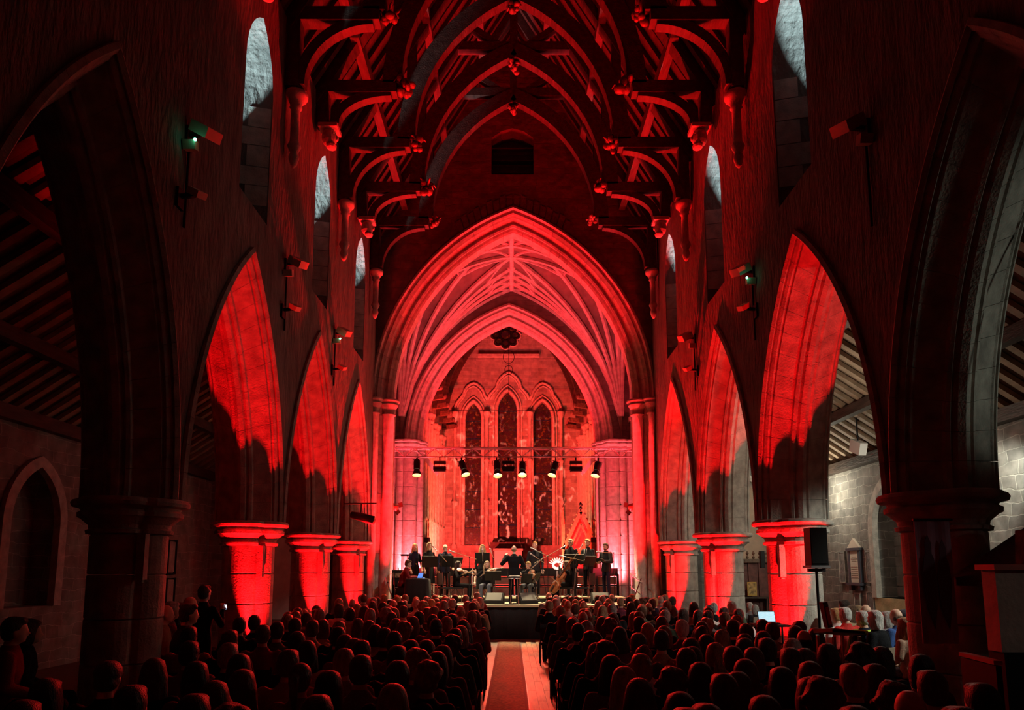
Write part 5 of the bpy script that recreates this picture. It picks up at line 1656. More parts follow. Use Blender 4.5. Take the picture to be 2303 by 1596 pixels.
# ---------------------------------------------------------------- instruments
VARN = mat('varnish', (.17, .045, .012), .28, var=.3, vscale=9)
EBON = mat('ebony', (.012, .010, .009), .3)
def fiddle(name, label, tail, scroll, up, k, gauge='violin'):
    tail, scroll = Vector(tail), Vector(scroll)
    d = (scroll - tail).normalized()
    n = (Vector(up) - d * Vector(up).dot(d)).normalized()
    s = d.cross(n)
    M = Matrix((s, d, n)).transposed().to_4x4()
    M.translation = tail
    t = thing(name, label, name)
    t.matrix_world = M
    L = .356 * k
    O = [(0, 0), (.045, .004), (.085, .03), (.103, .08), (.098, .125), (.072, .155), (.056, .18), (.056, .205), (.070, .232), (.083, .25), (.083, .29), (.070, .33), (.035, .354), (0, .356)]
    P = [(x * k, y * k) for x, y in O] + [(-x * k, y * k) for x, y in reversed(O[1:-1])]
    dz = .034 * k
    mb = MB().loft([[(x * .97, y, -dz / 2) for x, y in P], [(x, y, -dz / 2 + .004 * k) for x, y in P], [(x, y, dz / 2 - .004 * k) for x, y in P], [(x * .97, y, dz / 2) for x, y in P], [(x * .45, .178 * k + (y - .178 * k) * .5, dz / 2 + .010 * k) for x, y in P]])
    obj('soundbox', mb, VARN, t)
    obj('neck', MB().bar((0, .345 * k, dz * .35), (0, .50 * k, dz * .45), .024 * k, .022 * k, (0, 0, 1)), VARN, t)
    obj('fingerboard', MB().bar((0, .24 * k, dz * .9), (0, .49 * k, dz * .78), .030 * k, .008 * k, (0, 0, 1)), EBON, t)
    obj('scroll', MB().bar((0, .49 * k, dz * .45), (0, .56 * k, dz * .2), .024 * k, .02 * k).lathe([(.014 * k, -.02 * k), (.024 * k, -.012 * k), (.024 * k, .012 * k), (.014 * k, .02 * k)], n=10, M=Matrix.Translation((0, .575 * k, dz * .2)) @ Matrix.Rotation(PI / 2, 4, 'Y')), VARN, t)
    obj('pegs', MB().tube([(-.035 * k, .52 * k, dz * .35), (.035 * k, .52 * k, dz * .35)], .005 * k, 5).tube([(-.035 * k, .545 * k, dz * .28), (.035 * k, .545 * k, dz * .28)], .005 * k, 5), EBON, t)
    obj('tailpiece', MB().bar((0, .01 * k, dz * .8), (0, .11 * k, dz * 1.0), .035 * k, .008 * k), EBON, t)
    obj('bridge', MB().box((0, .175 * k, dz * .5 + .024 * k), (.04 * k, .004 * k, .03 * k)), WHITE, t)
    obj('strings', MB().tube([(-.006 * k, .11 * k, dz * 1.1), (-.008 * k, .175 * k, dz * .5 + .04 * k), (-.005 * k, .50 * k, dz * .85)], .0012 * k, 4).tube([(.006 * k, .11 * k, dz * 1.1), (.008 * k, .175 * k, dz * .5 + .04 * k), (.005 * k, .50 * k, dz * .85)], .0012 * k, 4), CHROME, t)
    if gauge == 'cello':
        obj('end_pin', MB().tube([(0, 0, 0), (0, -.30, 0)], .006, 6), CHROME, t)
    return t
def bow(label, a, b):
    a, b = Vector(a), Vector(b)
    t = thing('bow', label, 'bow', a)
    v = b - a
    u = Vector((0, 0, .02))
    obj('stick', MB().tube([(0, 0, 0), v * .5 - u * .2, v], .006, 6), mat('bow_wood', (.55, .30, .10), .35), t)
    obj('bow_hair', MB().bar(v * .06 + u * 1.2, v * .98 + u * 1.0, .009, .003), WHITE, t)
    obj('frog', MB().box(v * .05 + u * .6, (.02, .02, .03)), EBON, t)
def Wp(px, py, Y):
    x, z = at(px, py, Y)
    return (x, Y, z)
fiddle('violin', 'brown violin held by the dark-haired seated player on the left', Wp(1028, 1279, 21.15), Wp(1054, 1288, 21.1), (0, -.5, .9), .95)
bow('violin bow in the right hand of the dark-haired seated player', Wp(1036, 1293, 21.0), Wp(1064, 1283, 21.1))
fiddle('violin', 'brown violin held by the curly-haired player facing the hall', Wp(1096, 1282, 21.15), Wp(1126, 1278, 20.95), (0, -.6, .8), .95)
bow('violin bow slanting in front of the curly-haired player', Wp(1079, 1297, 20.98), Wp(1108, 1274, 21.0))
fiddle('viola', 'golden viola held by the bare-armed player right of the conductor', Wp(1193, 1283, 21.1), Wp(1203, 1303, 20.75), (-.4, -.8, .4), 1.1)
bow('viola bow slanting upward at the bare-armed player', Wp(1191, 1282, 20.9), Wp(1222, 1254, 20.9))
fiddle('cello', 'reddish brown cello leaning across the cellist in black', Wp(1240, 1333, 20.95), Wp(1284, 1262, 21.2), (-.75, -.45, .5), 2.15, 'cello')
bow('cello bow resting near the cello bridge', Wp(1238, 1296, 20.85), Wp(1262, 1318, 20.9))

# ---------------------------------------------------------------- stands, chairs, monitors
def music_stand(px, py, Y, w, floor_z, label, rz=0.0, tilt=.35, h=.36, sheet=True):
    """px, py: centre of the desk top edge"""
    x, z = at(px, py, Y)
    t = thing('music_stand', label, 'music stand', (x, Y, floor_z), rz)
    z -= floor_z
    M = Matrix.Translation((0, 0, z)) @ Matrix.Rotation(tilt, 4, 'X')
    obj('desk', MB().box((0, 0, -h / 2), (w, .012, h), M), BLK, t)
    obj('lip', MB().box((0, .03, -h), (w, .06, .012), M), BLK, t)
    zc = (M @ Vector((0, 0, -h * .7))).z
    yc = (M @ Vector((0, 0, -h * .7))).y
    obj('pole', MB().tube([(0, yc, .18), (0, yc, zc)], .011, 6), BLK, t)
    for k in range(3):
        a = 2 * PI * k / 3 + .5
        obj('leg', MB().tube([(0, yc, .28), (.25 * math.cos(a), yc + .25 * math.sin(a), .012)], .008, 5), BLK, t)
    if sheet:
        obj('sheet_music', MB().box((0, .012, -h / 2 + .01), (w * .8, .004, h * .8), M), mat('paper', (.70, .67, .60), .8), t)
music_stand(966, 1250, 21.5, .50, RZ + .02, 'black music stand in front of the two long-haired women', 0)
music_stand(1005, 1249, 21.45, .42, RZ + .02, 'black music stand in front of the white-haired man', .1)
music_stand(1030, 1253, 21.75, .36, SZ + .16, 'tilted black music stand beside the dark-haired violinist', .5, .5)
music_stand(1085, 1242, 21.5, .46, RZ + .02, 'tall black music stand hiding the fair woman behind the violinist')
music_stand(1108, 1284, 20.75, .50, SZ, 'low black music stand before the curly-haired violinist', -.05, .45, .30)
music_stand(1186, 1290, 20.65, .34, SZ, 'low dark music stand between conductor and viola player', .25, .4, .30)
music_stand(1212, 1288, 20.9, .36, SZ, 'angled music stand with white sheets right of the viola player', 1.1, .5, .34)
music_stand(1291, 1246, 21.5, .62, RZ + .02, 'wide black music stand in front of the man in glasses', -.05, .6, .36)
music_stand(1330, 1250, 21.5, .42, RZ + .02, 'black music stand in front of the man in the grey suit', .5, .5)
music_stand(915, 1246, 23.6, .45, RZ, 'thin red-lit music stand at the far left behind the women', 0, 1.2, .14, False)
def mic_stand(base, top, tip, Y, floor_z, label, boom_col=None):
    bx = at(base, 1300, Y)[0]
    t = thing('microphone_stand', label, 'microphone stand', (bx, Y, floor_z))
    px, py = top
    x, z = at(px, py, Y)
    p = Vector((x - bx, 0, z - floor_z))
    x, z = at(tip[0], tip[1], Y - .05)
    q = Vector((x - bx, -.05, z - floor_z))
    obj('pole', MB().tube([(0, 0, .03), (p.x, 0, p.z)], .011, 6), BLK, t)
    d = (q - p).normalized()
    obj('boom', MB().tube([p - d * .22, q - d * .1], .009, 6), mat('boom_alloy', (.55, .42, .24), .35, .6), t)
    obj('clutch', MB().ell(p, .025, 8, 6), BLK, t)
    m = obj('microphone', MB().tube([q - d * .12, q, q + d * .05], [.013, .017, .024], 8), mat('mic_grey', (.55, .52, .50), .35, .6), t)
    obj('windscreen', MB().ell(q + d * .06, .028, 10, 6), mat('mic_mesh', (.45, .44, .44), .5, .5), m)
    for k in range(3):
        a = 2 * PI * k / 3 + .2
        obj('leg', MB().tube([(0, 0, .16), (.28 * math.cos(a), .28 * math.sin(a), .012)], .009, 5), BLK, t)
mic_stand(990, (994, 1251), (977, 1232), 21.2, SZ, 'boom microphone slanting up to the second fair-haired woman')
mic_stand(1055, (1056, 1252), (1015, 1239), 21.1, SZ, 'long boom microphone reaching left over the dark-haired violinist')
mic_stand(1086, (1086, 1262), (1085, 1240), 21.3, SZ, 'upright microphone in front of the fair woman singer')
mic_stand(1112, (1110, 1255), (1104, 1238), 21.9, RZ, 'thin dark microphone stand left of the conductor')
mic_stand(1232, (1232, 1250), (1198, 1233), 21.15, SZ, 'boom microphone slanting left to the ginger-haired singer')
mic_stand(1231, (1216, 1258), (1268, 1229), 21.0, SZ, 'long boom microphone rising right toward the man in glasses')
mic_stand(1199, (1212, 1257), (1197, 1247), 21.0, SZ, 'short boom microphone over the viola player')
mic_stand(1294, (1290, 1255), (1308, 1228), 21.2, SZ, 'boom microphone rising to the man in the grey suit')
mic_stand(1295, (1296, 1257), (1264, 1250), 21.05, SZ, 'level boom microphone over the cellist')
mic_stand(1381, (1380, 1243), (1347, 1241), 21.4, SZ, 'level boom microphone across the bearded singer at the right end')
def chair(X, Y, Z, rz, label, nm='stage_chair', group='stage chairs'):
    t = thing(nm, label, 'chair', (X, Y, Z), rz, group)
    obj('seat', MB().box((0, .02, .45), (.44, .42, .045)), CLOTHB, t)
    obj('backrest', MB().box((0, -.22, .72), (.42, .03, .34), Matrix.Rotation(.0, 4, 'X')), CLOTHB, t)
    for s in (-1, 1):
        obj('back_upright', MB().tube([(s * .21, -.20, .44), (s * .21, -.235, .92)], .012, 6), CHROME, t)
        for y in (-.18, .2):
            obj('leg', MB().tube([(s * .2, y, .44), (s * .22, y * 1.15, .0)], .012, 6), CHROME, t)
    return t
for px, yw, lab in ((1027, -95, 'chair under the dark-haired violinist'), (1096, 172, 'chair under the curly-haired violinist'), (1189, 165, 'chair under the viola player'), (1278, 72, 'chair under the cellist')):
    a = D(yw)
    chair(fx(px, 1270, SY) + math.sin(a) * .02, SY, SZ, a, 'black padded stage ' + lab)
chair(fx(904, 1270, 20.75), 20.75, SZ, D(-80), 'black padded stage chair under the man at the laptop')
chair(fx(1318, 1330, 21.2), 21.25, SZ, D(60), 'empty black stage chair right of the cellist')
chair(fx(1004, 1330, 21.3), 21.25, SZ, D(-60), 'empty black stage chair left of the dark-haired violinist')
# bar stool behind the conductor
x = fx(1157, 1330, 20.2)
t = thing('bar_stool', 'tall chrome bar stool with black seat behind the conductor', 'stool', (x, 20.17, SZ))
obj('seat', MB().lathe([(.17, .74), (.19, .76), (.19, .80), (.15, .83)], n=18), mat('stool_pad', (.02, .02, .022), .5), t, True)
obj('seat_ring', MB().tube([(.19 * math.cos(q * PI / 9), .19 * math.sin(q * PI / 9), .745) for q in range(19)], .013, 6), CHROME, t)
for k in range(4):
    a = PI / 4 + k * PI / 2
    obj('leg', MB().tube([(.12 * math.cos(a), .12 * math.sin(a), .745), (.17 * math.cos(a), .17 * math.sin(a), .0)], .014, 6), CHROME, t)
obj('foot_ring', MB().tube([(.15 * math.cos(q * PI / 9), .15 * math.sin(q * PI / 9), .25) for q in range(19)], .009, 6), CHROME, t)
# wedge monitors
def wedge(px, Y, label, rz):
    t = thing('stage_monitor', label, 'speaker', (fx(px, 1340, Y), Y, SZ), rz, 'wedge monitors')
    obj('cabinet', MB().prism([(-.19, 0), (.19, 0), (.19, .10), (-.06, .33), (-.19, .30)], lambda q: (-.27, q[0], q[1]), lambda q: (.27, q[0], q[1])), mat('wedge_carpet', (.014, .014, .013), .85, spec=.2), t)
    obj('grille', MB().bar((0, .185, .115), (0, -.045, .325), .46, .012, (0, 1, .8)), mat('wedge_grille', (.03, .032, .028), .6), t)
wedge(1112, 20.3, 'dark wedge monitor on the stage left of the conductor', D(170))
wedge(1186, 20.35, 'dark wedge monitor on the stage right of the conductor', D(200))
wedge(1350, 20.6, 'dark wedge monitor at the feet of the bearded singer', D(180))
# laptop table with black cloth
x0, x1 = fx(914, 1320, 20.45), fx(966, 1320, 20.45)
zt_ = at(940, 1302, 20.45)[1] - SZ
t = thing('draped_table', 'small table under a black cloth at the left of the stage', 'table', ((x0 + x1) / 2, 20.45, SZ))
W = x1 - x0
n = 48
def drape(z, out):
    P = []
    for i in range(n):
        a = 2 * PI * i / n
        sx = max(-1, min(1, 1.35 * math.cos(a)))
        sy = max(-1, min(1, 1.35 * math.sin(a)))
        r = 1 + out * (1 + .6 * math.sin(i * 2.2))
        P.append((sx * W / 2 * r, sy * .27 * r, z))
    return P
obj('tablecloth', MB().loft([drape(.015, .10), drape(zt_ * .5, .06), drape(zt_ - .03, .01), drape(zt_, -.02)]), CLOTHB, t, True)
obj('table_top', MB().box((0, 0, zt_ + .006), (W * .98, .52, .012)), mat('table_dark', (.05, .035, .03), .6), t)
BSC = mat('tablet_blue', (.1, .3, .9), .3, emit=(.10, .32, 1.0), estr=.9)
laptop(fx(944, 1300, 20.5), 20.5, SZ + zt_ + .013, .26, BSC, 'small laptop with a glowing blue screen on the draped table', D(-50), .35)
obj_t = thing('mouse', 'small device with blue light beside the laptop', 'mouse', (fx(953, 1300, 20.35), 20.35, SZ + zt_ + .013))
obj('shell', MB().ell((0, 0, .02), (.05, .035, .02), 10, 6), BLK, obj_t, True)
obj('glow_strip', MB().box((0, -.03, .025), (.06, .012, .012)), BSC, obj_t)
# bottles, cables, hand rail, leaning stand
t = thing('water_bottle', 'pale plastic water bottle beside the curly-haired violinist', 'bottle', (fx(1074, 1335, 21.0), 21.0, SZ))
obj('bottle', MB().lathe([(.04, 0), (.042, .02), (.042, .18), (.018, .25), (.018, .28)], n=12), mat('pale_plastic', (.75, .75, .70), .3), t, True)
obj('lid', MB().lathe([(.02, .28), (.02, .305)], n=10), WHITE, t)
t = thing('water_bottle', 'clear bottle at the foot of the grey-suited singer', 'bottle', (fx(1337, 1335, 21.0), 21.0, SZ))
obj('bottle', MB().lathe([(.034, 0), (.036, .02), (.036, .17), (.015, .22), (.015, .25)], n=12), mat('clear_plastic', (.65, .55, .52), .15), t, True)
obj('lid', MB().lathe([(.018, .25), (.018, .27)], n=10), WHITE, t)
CAB = mat('cable_pale', (.30, .26, .16), .5)
rnd = random.Random(4)
for i, (px, lab) in enumerate(((1132, 'loose cable coil left of the conductor'), (1205, 'tangled cables right of the right wedge monitor'), (1215, 'second tangle of cables under the viola player'), (1070, 'loose cable by the violinists'), (1160, 'cable lying around the stool'))):
    x, y = fx(px, 1345, 20.3 + .15 * i), 20.1 + .14 * i
    t = thing('stage_cable', lab + ' on the stage floor', 'cable', (x, y, SZ))
    P = [(.0 + .14 * math.cos(q * .5) * (1 + .2 * math.sin(q * 1.3)) + .02 * q * .4, .16 * math.sin(q * .5), .008 + .002 * (q % 3)) for q in range(38)]
    obj('loop', MB().tube(P, .008, 5), CAB if i % 2 else BLK, t)
    obj('plug', MB().tube([P[-1], (P[-1][0] + .06, P[-1][1], .012)], .013, 6), BLK, t)
t = thing('stair_handrail', 'grey tubular handrail at the right end of the stage', 'handrail', (fx(1428, 1330, 20.9), 20.9, SZ))
h = 1.0
obj('post', MB().tube([(-.10, 0, 0), (-.10, 0, .86)], .02, 6).tube([(.12, -.35, 0), (.12, -.35, .62)], .02, 6), GREY, t)
obj('top_rail', MB().tube([(-.12, .05, .88), (.14, -.38, .62)], .022, 6), GREY, t)
obj('lower_rail', MB().tube([(-.12, .05, .50), (.14, -.38, .24)], .018, 6), GREY, t)
obj('brace', MB().tube([(.14, -.3, .75), (-.16, -.35, .0)], .02, 6), mat('dark_red_paint', (.16, .03, .03), .5), t)
t = thing('leaning_stand', 'folded red-lit stand leaning at the far left of the stage', 'stand', (fx(880, 1330, 20.6), 20.6, SZ))
obj('pole', MB().tube([(-.18, 0, .78), (.08, 0, .02)], .018, 6), GREY, t)
obj('knob', MB().ell((-.12, 0, .62), .03, 8, 6), BLK, t)
obj('foot', MB().tube([(.08, 0, .02), (.22, .0, .02)], .016, 6), GREY, t)
for i, (px, top, bot, Y) in enumerate(((896, 1276, 1336, 23.4), (976, 1312, 1336, 22.9), (1063, 1278, 1334, 21.9))):
    x, z1 = at(px, top, Y)
    nm = ('behind the laptop man', 'behind the dark dress singer', 'beside the dark-haired violinist')[i]
    t = thing('pale_post', 'thin pale upright tube light stand ' + nm, 'post', (x, Y, SZ))
    obj('tube', MB().tube([(0, 0, .0), (0, 0, z1 - SZ)], .022, 8), WHITE, t)
    obj('foot', MB().lathe([(.10, 0), (.10, .02), (.03, .03)], n=10), GREY, t)
t = thing('upright_piano', 'dark keyboard case behind the man at the laptop', 'keyboard', (fx(893, 1290, 23.6), 23.55, SZ))
obj('case', MB().box((0, 0, .48), (.95, .35, .96)), BLKM, t)
obj('lid', MB().box((0, 0, .98), (1.0, .4, .04)), OAK, t)
obj('fallboard', MB().box((.05, -.19, .82), (.8, .03, .16)), mat('worn_panel', (.26, .17, .12), .7, var=.7, vscale=14), t)
# folders held by two singers
for px, py, Y, lab, a in ((1313, 1263, 21.78, 'black folder in the hands of the grey-suited singer', 138), (1351, 1258, 21.8, 'black folder in the hands of the bearded singer', 128)):
    x, z = at(px, py, Y)
    t = thing('choir_folder', lab, 'folder', (x, Y, z), D(a))
    M = Matrix.Rotation(.6, 4, 'X')
    for s in (-1, 1):
        obj('cover', MB().box((s * .095, 0, 0), (.19, .20, .010), M @ Matrix.Rotation(s * .25, 4, 'Y')), BLKM, t)
        obj('page', MB().box((s * .092, 0, .009), (.17, .18, .005), M @ Matrix.Rotation(s * .25, 4, 'Y')), mat('paper', (.70, .67, .60), .8), t)

# ================================================================= AUDIENCE
PROTO = {}
for fem in (False, True):
    k = .96 if fem else 1.0
    J = skel('sit', k, fem)
    HM = headM(J, 0, -.05)
    PROTO[fem] = (body_mesh(J, k, fem, HM, .017, False), top_mesh(J, k, fem, .018, 1.0, .03, .0, .012), legs_mesh(J, k, fem, .02), k, J, HM, top_mesh(J, k, fem, .018, .4, .03, .0, .006))
HAIRS = {}
for st, fem in (('short', False), ('bald', False), ('curly', False), ('cap', False), ('long', True), ('wavy', True), ('bob', True), ('ponytail', True), ('bun', True), ('short', True), ('curly', True), ('bald', True)):
    p = PROTO[fem]
    HAIRS[(st, fem)] = hair_mesh(st, p[3] * 1.02, p[5], p[4], .013, 5)
# one simple stacking chair mesh for the rows
cm = MB().box((0, .02, .45), (.43, .42, .04)).box((0, -.22, .70), (.42, .025, .30))
for s in (-1, 1):
    cm.tube([(s * .2, -.2, 0), (s * .2, -.19, .44), (s * .2, -.235, .88)], .011, 5)
    cm.tube([(s * .2, .2, 0), (s * .2, .19, .44)], .011, 5)
CHAIRME = cm.mesh('audience_chair')
CHAIRME.materials.append(CLOTHB)
HW = dict(short='short', bald='balding', curly='curly', cap='capped', long='long', wavy='long wavy', bob='bobbed', ponytail='ponytailed', bun='pinned-up')
def setmat(o, m):
    o.material_slots[0].link = 'OBJECT'
    o.material_slots[0].material = m
for p in PROTO.values():
    for me in (p[0], p[1], p[2], p[6]):
        me.materials.append(SKIN)
for me in HAIRS.values():
    me.materials.append(SKIN)
def listener(X, Y, style, fem, hcol, tcol, label, yaw=0.0, scale=1.0, group='seated audience', lcol='black', short=False, Z=0.0):
    b, tp, lg, k, J, HM, tps = PROTO[fem]
    t = thing('person', label, 'person', (X, Y, Z), yaw, group)
    t.scale = (scale, scale, scale)
    for nm, me, m in (('body', b, SKIN), ('top', tps if short else tp, cloth(tcol)), ('trousers', lg, cloth(lcol)), ('hair', HAIRS[(style, fem)], hairmat('cap' if style == 'cap' else hcol))):
        o = bpy.data.objects.new(nm, me)
        COL.objects.link(o)
        o.parent = t
        setmat(o, m)
    return t
# heads read off the photograph: (px, py of crown, hair style, colour)
A_ = '''550,1386,short,dark 575,1383,short,dark 605,1365,short,brown 622,1368,bob,light 648,1368,wavy,light 641,1381,short,light 667,1374,short,light 688,1376,short,brown 712,1371,curly,grey
626,1398,short,dark 665,1389,short,dark 700,1394,short,brown 727,1391,bob,brown 600,1403,short,brown 519,1416,short,brown 773,1396,short,light 816,1390,bob,brown 748,1411,short,dark 688,1418,bob,dark
777,1422,bob,dark 834,1403,bob,dark 860,1391,wavy,brown 722,1436,long,dark 782,1434,long,brown 821,1439,short,dark 873,1416,short,dark 514,1448,short,grey 617,1463,short,brown 550,1474,bob,dark
721,1468,short,light 482,1477,bob,dark 613,1493,long,brown 660,1485,ponytail,brown 839,1473,short,brown 766,1497,bob,dark 521,1516,wavy,brown 886,1534,long,light 678,1571,short,brown 568,1584,curly,brown
363,1478,long,brown 430,1441,short,dark 428,1408,short,dark 238,1487,cap,dark 120,1520,bob,dark 300,1540,short,dark 440,1560,short,dark 60,1570,long,dark
890,1475,short,brown 907,1466,curly,light 1000,1485,curly,light 1003,1463,bob,dark 1025,1449,bob,brown 1057,1418,short,dark 973,1438,bob,dark 1018,1431,curly,brown 942,1437,short,dark 923,1445,short,dark
865,1415,short,dark 907,1401,curly,light 852,1391,bob,brown 923,1384,bob,brown 985,1390,short,dark 1002,1387,short,light 970,1381,short,brown 1047,1405,bob,light 1062,1397,long,dark 1103,1392,short,brown
1073,1371,long,brown 1092,1373,short,light 1036,1361,bald,light 1017,1379,long,dark 995,1371,bob,dark 943,1374,short,dark 892,1377,short,brown 867,1368,curly,grey 917,1361,short,brown 955,1366,bob,brown 973,1362,short,light
1363,1495,long,white 1471,1471,short,light 1367,1468,long,dark 1347,1446,long,brown 1364,1441,curly,brown 1329,1429,curly,brown 1407,1522,long,brown 1541,1492,curly,brown 1586,1481,long,dark 1677,1506,short,brown
1683,1479,bob,dark 1665,1462,short,brown 1634,1459,bob,light 1555,1455,bob,dark 1539,1553,bob,dark 1570,1584,short,brown 1415,1590,short,brown 1480,1454,bun,light 1442,1422,short,brown 1471,1400,long,light
1510,1420,short,dark 1552,1431,bob,dark 1593,1429,long,dark 1622,1410,long,light 1681,1429,bob,dark 1595,1409,bun,brown 1537,1393,short,white 1500,1403,bob,light 1291,1401,short,dark 1318,1395,short,grey
1352,1386,long,brown 1379,1390,curly,brown 1392,1408,long,dark 1426,1386,short,dark 1487,1384,bob,brown 1570,1398,long,brown 1613,1392,curly,white 1645,1394,bob,white 1663,1404,short,brown 1250,1390,short,brown
1266,1383,long,brown 1282,1384,bob,dark 1311,1373,bald,light 1327,1370,bald,light 1354,1360,long,light 1451,1363,short,brown 1415,1376,bob,light 1433,1373,short,light 1482,1364,short,dark 1494,1371,short,white
1261,1362,short,light 1229,1350,short,light 1385,1376,bob,brown 1537,1367,bob,dark 1575,1370,bob,dark 1595,1360,cap,dark 1598,1373,short,dark 1631,1366,short,dark 1647,1367,short,dark 1655,1383,short,light 1620,1375,short,light 1692,1393,short,dark
1716,1431,short,dark 1676,1431,bob,dark 1783,1434,bob,white 1812,1454,long,brown 1815,1408,long,dark 1771,1411,bald,dark 1753,1395,cap,dark 1728,1397,short,brown 1701,1393,short,dark 1710,1416,bob,dark 1789,1407,short,dark
1759,1466,short,brown 1631,1462,short,brown 1661,1465,bob,brown 1786,1481,long,brown 1685,1482,bob,brown 1673,1508,bob,brown 1872,1446,bob,dark 1905,1446,curly,dark 1966,1454,bob,dark 2018,1463,bob,dark 1899,1488,long,brown
1914,1500,short,light 1924,1522,curly,brown 2040,1507,short,brown 1811,1521,curly,brown 1707,1533,long,brown 1795,1503,bob,brown 1975,1547,bald,brown 1924,1564,bob,dark 2119,1579,short,brown 2150,1524,short,dark'''
rnd = random.Random(21)
aud = []
ZT = 1.315
for ln in A_.split():
    a = ln.split(',')
    px, py, st, hc = float(a[0]), float(a[1]), a[2], a[3]
    fem = st in ('long', 'wavy', 'bob', 'ponytail', 'bun') or (st == 'curly' and rnd.random() < .5)
    zt = (1.285 if fem else 1.325)
    lo, hi = 1.5, 25.0
    for _ in range(40):
        m = (lo + hi) / 2
        if at(px, py, m)[1] < zt:
            hi = m
        else:
            lo = m
    Y = lo
    aud.append([at(px, py, Y)[0], Y - .05, st, fem, hc, 1.0])
# far rows up to the stage, filled in
k = 0
for r, Y in enumerate(18.75 - .74 * i for i in range(11)):
    xs = [-.90 - .45 * i for i in range(8)] + [1.02 + .45 * i for i in range(8)]
    for x in xs:
        x += rnd.uniform(-.06, .06) + .2 * (r % 2)
        y = Y + rnd.uniform(-.09, .09)
        if -.75 < x < .85 or len(aud) >= 296:
            continue
        if any((x - q[0]) ** 2 + (y - q[1]) ** 2 < .185 for q in aud):
            continue
        if abs(x) > 3.75 and any(-1.5 < y - p < .8 for p in PR + PL):
            continue
        st = rnd.choice(['short', 'short', 'short', 'bald', 'bob', 'long', 'bob', 'wavy', 'curly', 'short'])
        fem = st in ('long', 'wavy', 'bob') or (st == 'curly')
        aud.append([x, y, st, fem, rnd.choice(['grey', 'white', 'light', 'brown', 'brown', 'light', 'grey', 'dark', 'blond']), rnd.uniform(.97, 1.04)])
# keep neighbours from sharing a seat
for _ in range(40):
    for i in range(len(aud)):
        for j in range(i):
            dx, dy = aud[i][0] - aud[j][0], aud[i][1] - aud[j][1]
            d = math.hypot(dx * 1.0, dy * .9)
            if d < .44:
                q = (.44 - d) * .25 / max(d, .05)
                for a, s in ((aud[i], 1), (aud[j], -1)):
                    a[0] += s * dx * q * .5
                    a[1] += s * dy * q
for a in aud:                      # keep the aisle and the piers clear
    if -.62 < a[0] < .22:
        a[0] = -.62
    elif .22 <= a[0] < .80:
        a[0] = .80
    for X, rows in ((XL - WT / 2, PL), (XR + WT / 2, PR)):
        for p in rows:
            if abs(a[0] - X) < 1.15 and -1.5 < a[1] - p < .85:
                a[0] = X - (1.22 if X > 0 else -1.22)
ORD = ['first', 'second', 'third', 'fourth', 'fifth', 'sixth', 'seventh', 'eighth', 'ninth', 'tenth', 'eleventh', 'twelfth', 'thirteenth', 'fourteenth', 'fifteenth', 'sixteenth', 'seventeenth', 'eighteenth', 'nineteenth', 'twentieth', 'twenty-first', 'twenty-second']
bins = {}
for a in aud:
    r = max(0, int((a[1] - 2.6) / .85))
    bins.setdefault((r, a[0] > .3), []).append(a)
TOPS = ['black', 'charcoal', 'navy', 'black', 'plum', 'grey', 'green', 'charcoal', 'tan', 'maroon', 'black', 'white']
CW_ = dict(black='black', charcoal='charcoal', navy='navy', plum='plum', grey='grey', green='green', tan='tan', maroon='maroon', white='white')
for (r, right), L in sorted(bins.items()):
    L.sort(key=lambda a: abs(a[0] - .2))
    for i, a in enumerate(L):
        tc_ = rnd.choice(TOPS)
        lab = 'listener, %s %s hair, row %s from camera, %s in from the %s of aisle' % (HW[a[2]], a[4], ORD[min(r, 21)], ORD[min(i, 21)], 'right' if right else 'left')
        if a[2] == 'cap':
            lab = lab.replace('capped %s hair' % a[4], 'in a dark cap')
        o = listener(a[0], a[1], a[2], a[3], a[4], tc_, lab, rnd.uniform(-.10, .10) - a[0] * .03, a[5])
        c = bpy.data.objects.new('audience_chair', CHAIRME)
        COL.objects.link(c)
        c.location = (a[0], a[1], 0)
        tag(c, 'dark chair under listener, row %s from camera, %s in from the %s of aisle' % (ORD[min(r, 21)], ORD[min(i, 21)], 'right' if right else 'left'), 'chair', 'audience chairs')

# ---- listeners in the lit right aisle
AIS = [(1885, 1363, 11.6, 'short', 'blond', 'white', 'fair-haired listener in a pale shirt at the left of the lit aisle group', 1.0),
       (1905, 1361, 11.2, 'short', 'white', 'red', 'white-haired listener in a bright red sweater in the lit aisle', 1.0),
       (1903, 1344, 13.2, 'short', 'dark', 'charcoal', 'dark-haired bearded listener at the back of the lit aisle group', 1.06),
       (1921, 1356, 12.6, 'long', 'brown', 'tan', 'listener with long brown hair behind the red sweater', 1.0),
       (1936, 1357, 12.9, 'short', 'light', 'grey', 'light-haired listener half hidden in the aisle group', 1.0),
       (1953, 1355, 12.4, 'bald', 'brown', 'charcoal', 'balding listener in grey at the middle of the lit aisle group', 1.0),
       (1945, 1369, 10.6, 'short', 'white', 'navy', 'white-haired listener in dark jacket with lime scarf in the lit aisle', 1.0),
       (1974, 1367, 10.3, 'bob', 'white', 'black', 'white-haired listener in a black coat leaning left in the lit aisle', 1.0),
       (1999, 1369, 11.4, 'bob', 'grey', 'grey', 'grey-haired listener behind the black coat in the lit aisle', 1.0),
       (2022, 1364, 10.7, 'bald', 'brown', 'blue', 'balding listener in a blue jacket in the lit aisle', 1.0),
       (2041, 1366, 11.8, 'cap', 'light', 'paleblue', 'listener in a pale cap at the right of the lit aisle group', 1.0),
       (2040, 1383, 9.7, 'wavy', 'ginger', 'skin', 'listener with long ginger curls and bare shoulders beside the banner pier', 1.0),
       (1688, 1350, 17.6, 'short', 'white', 'grey', 'white-haired listener glimpsed between second and third right piers', 1.0),
       (1700, 1355, 16.9, 'bob', 'grey', 'charcoal', 'grey-haired listener beside the dark carved screen', 1.0)]
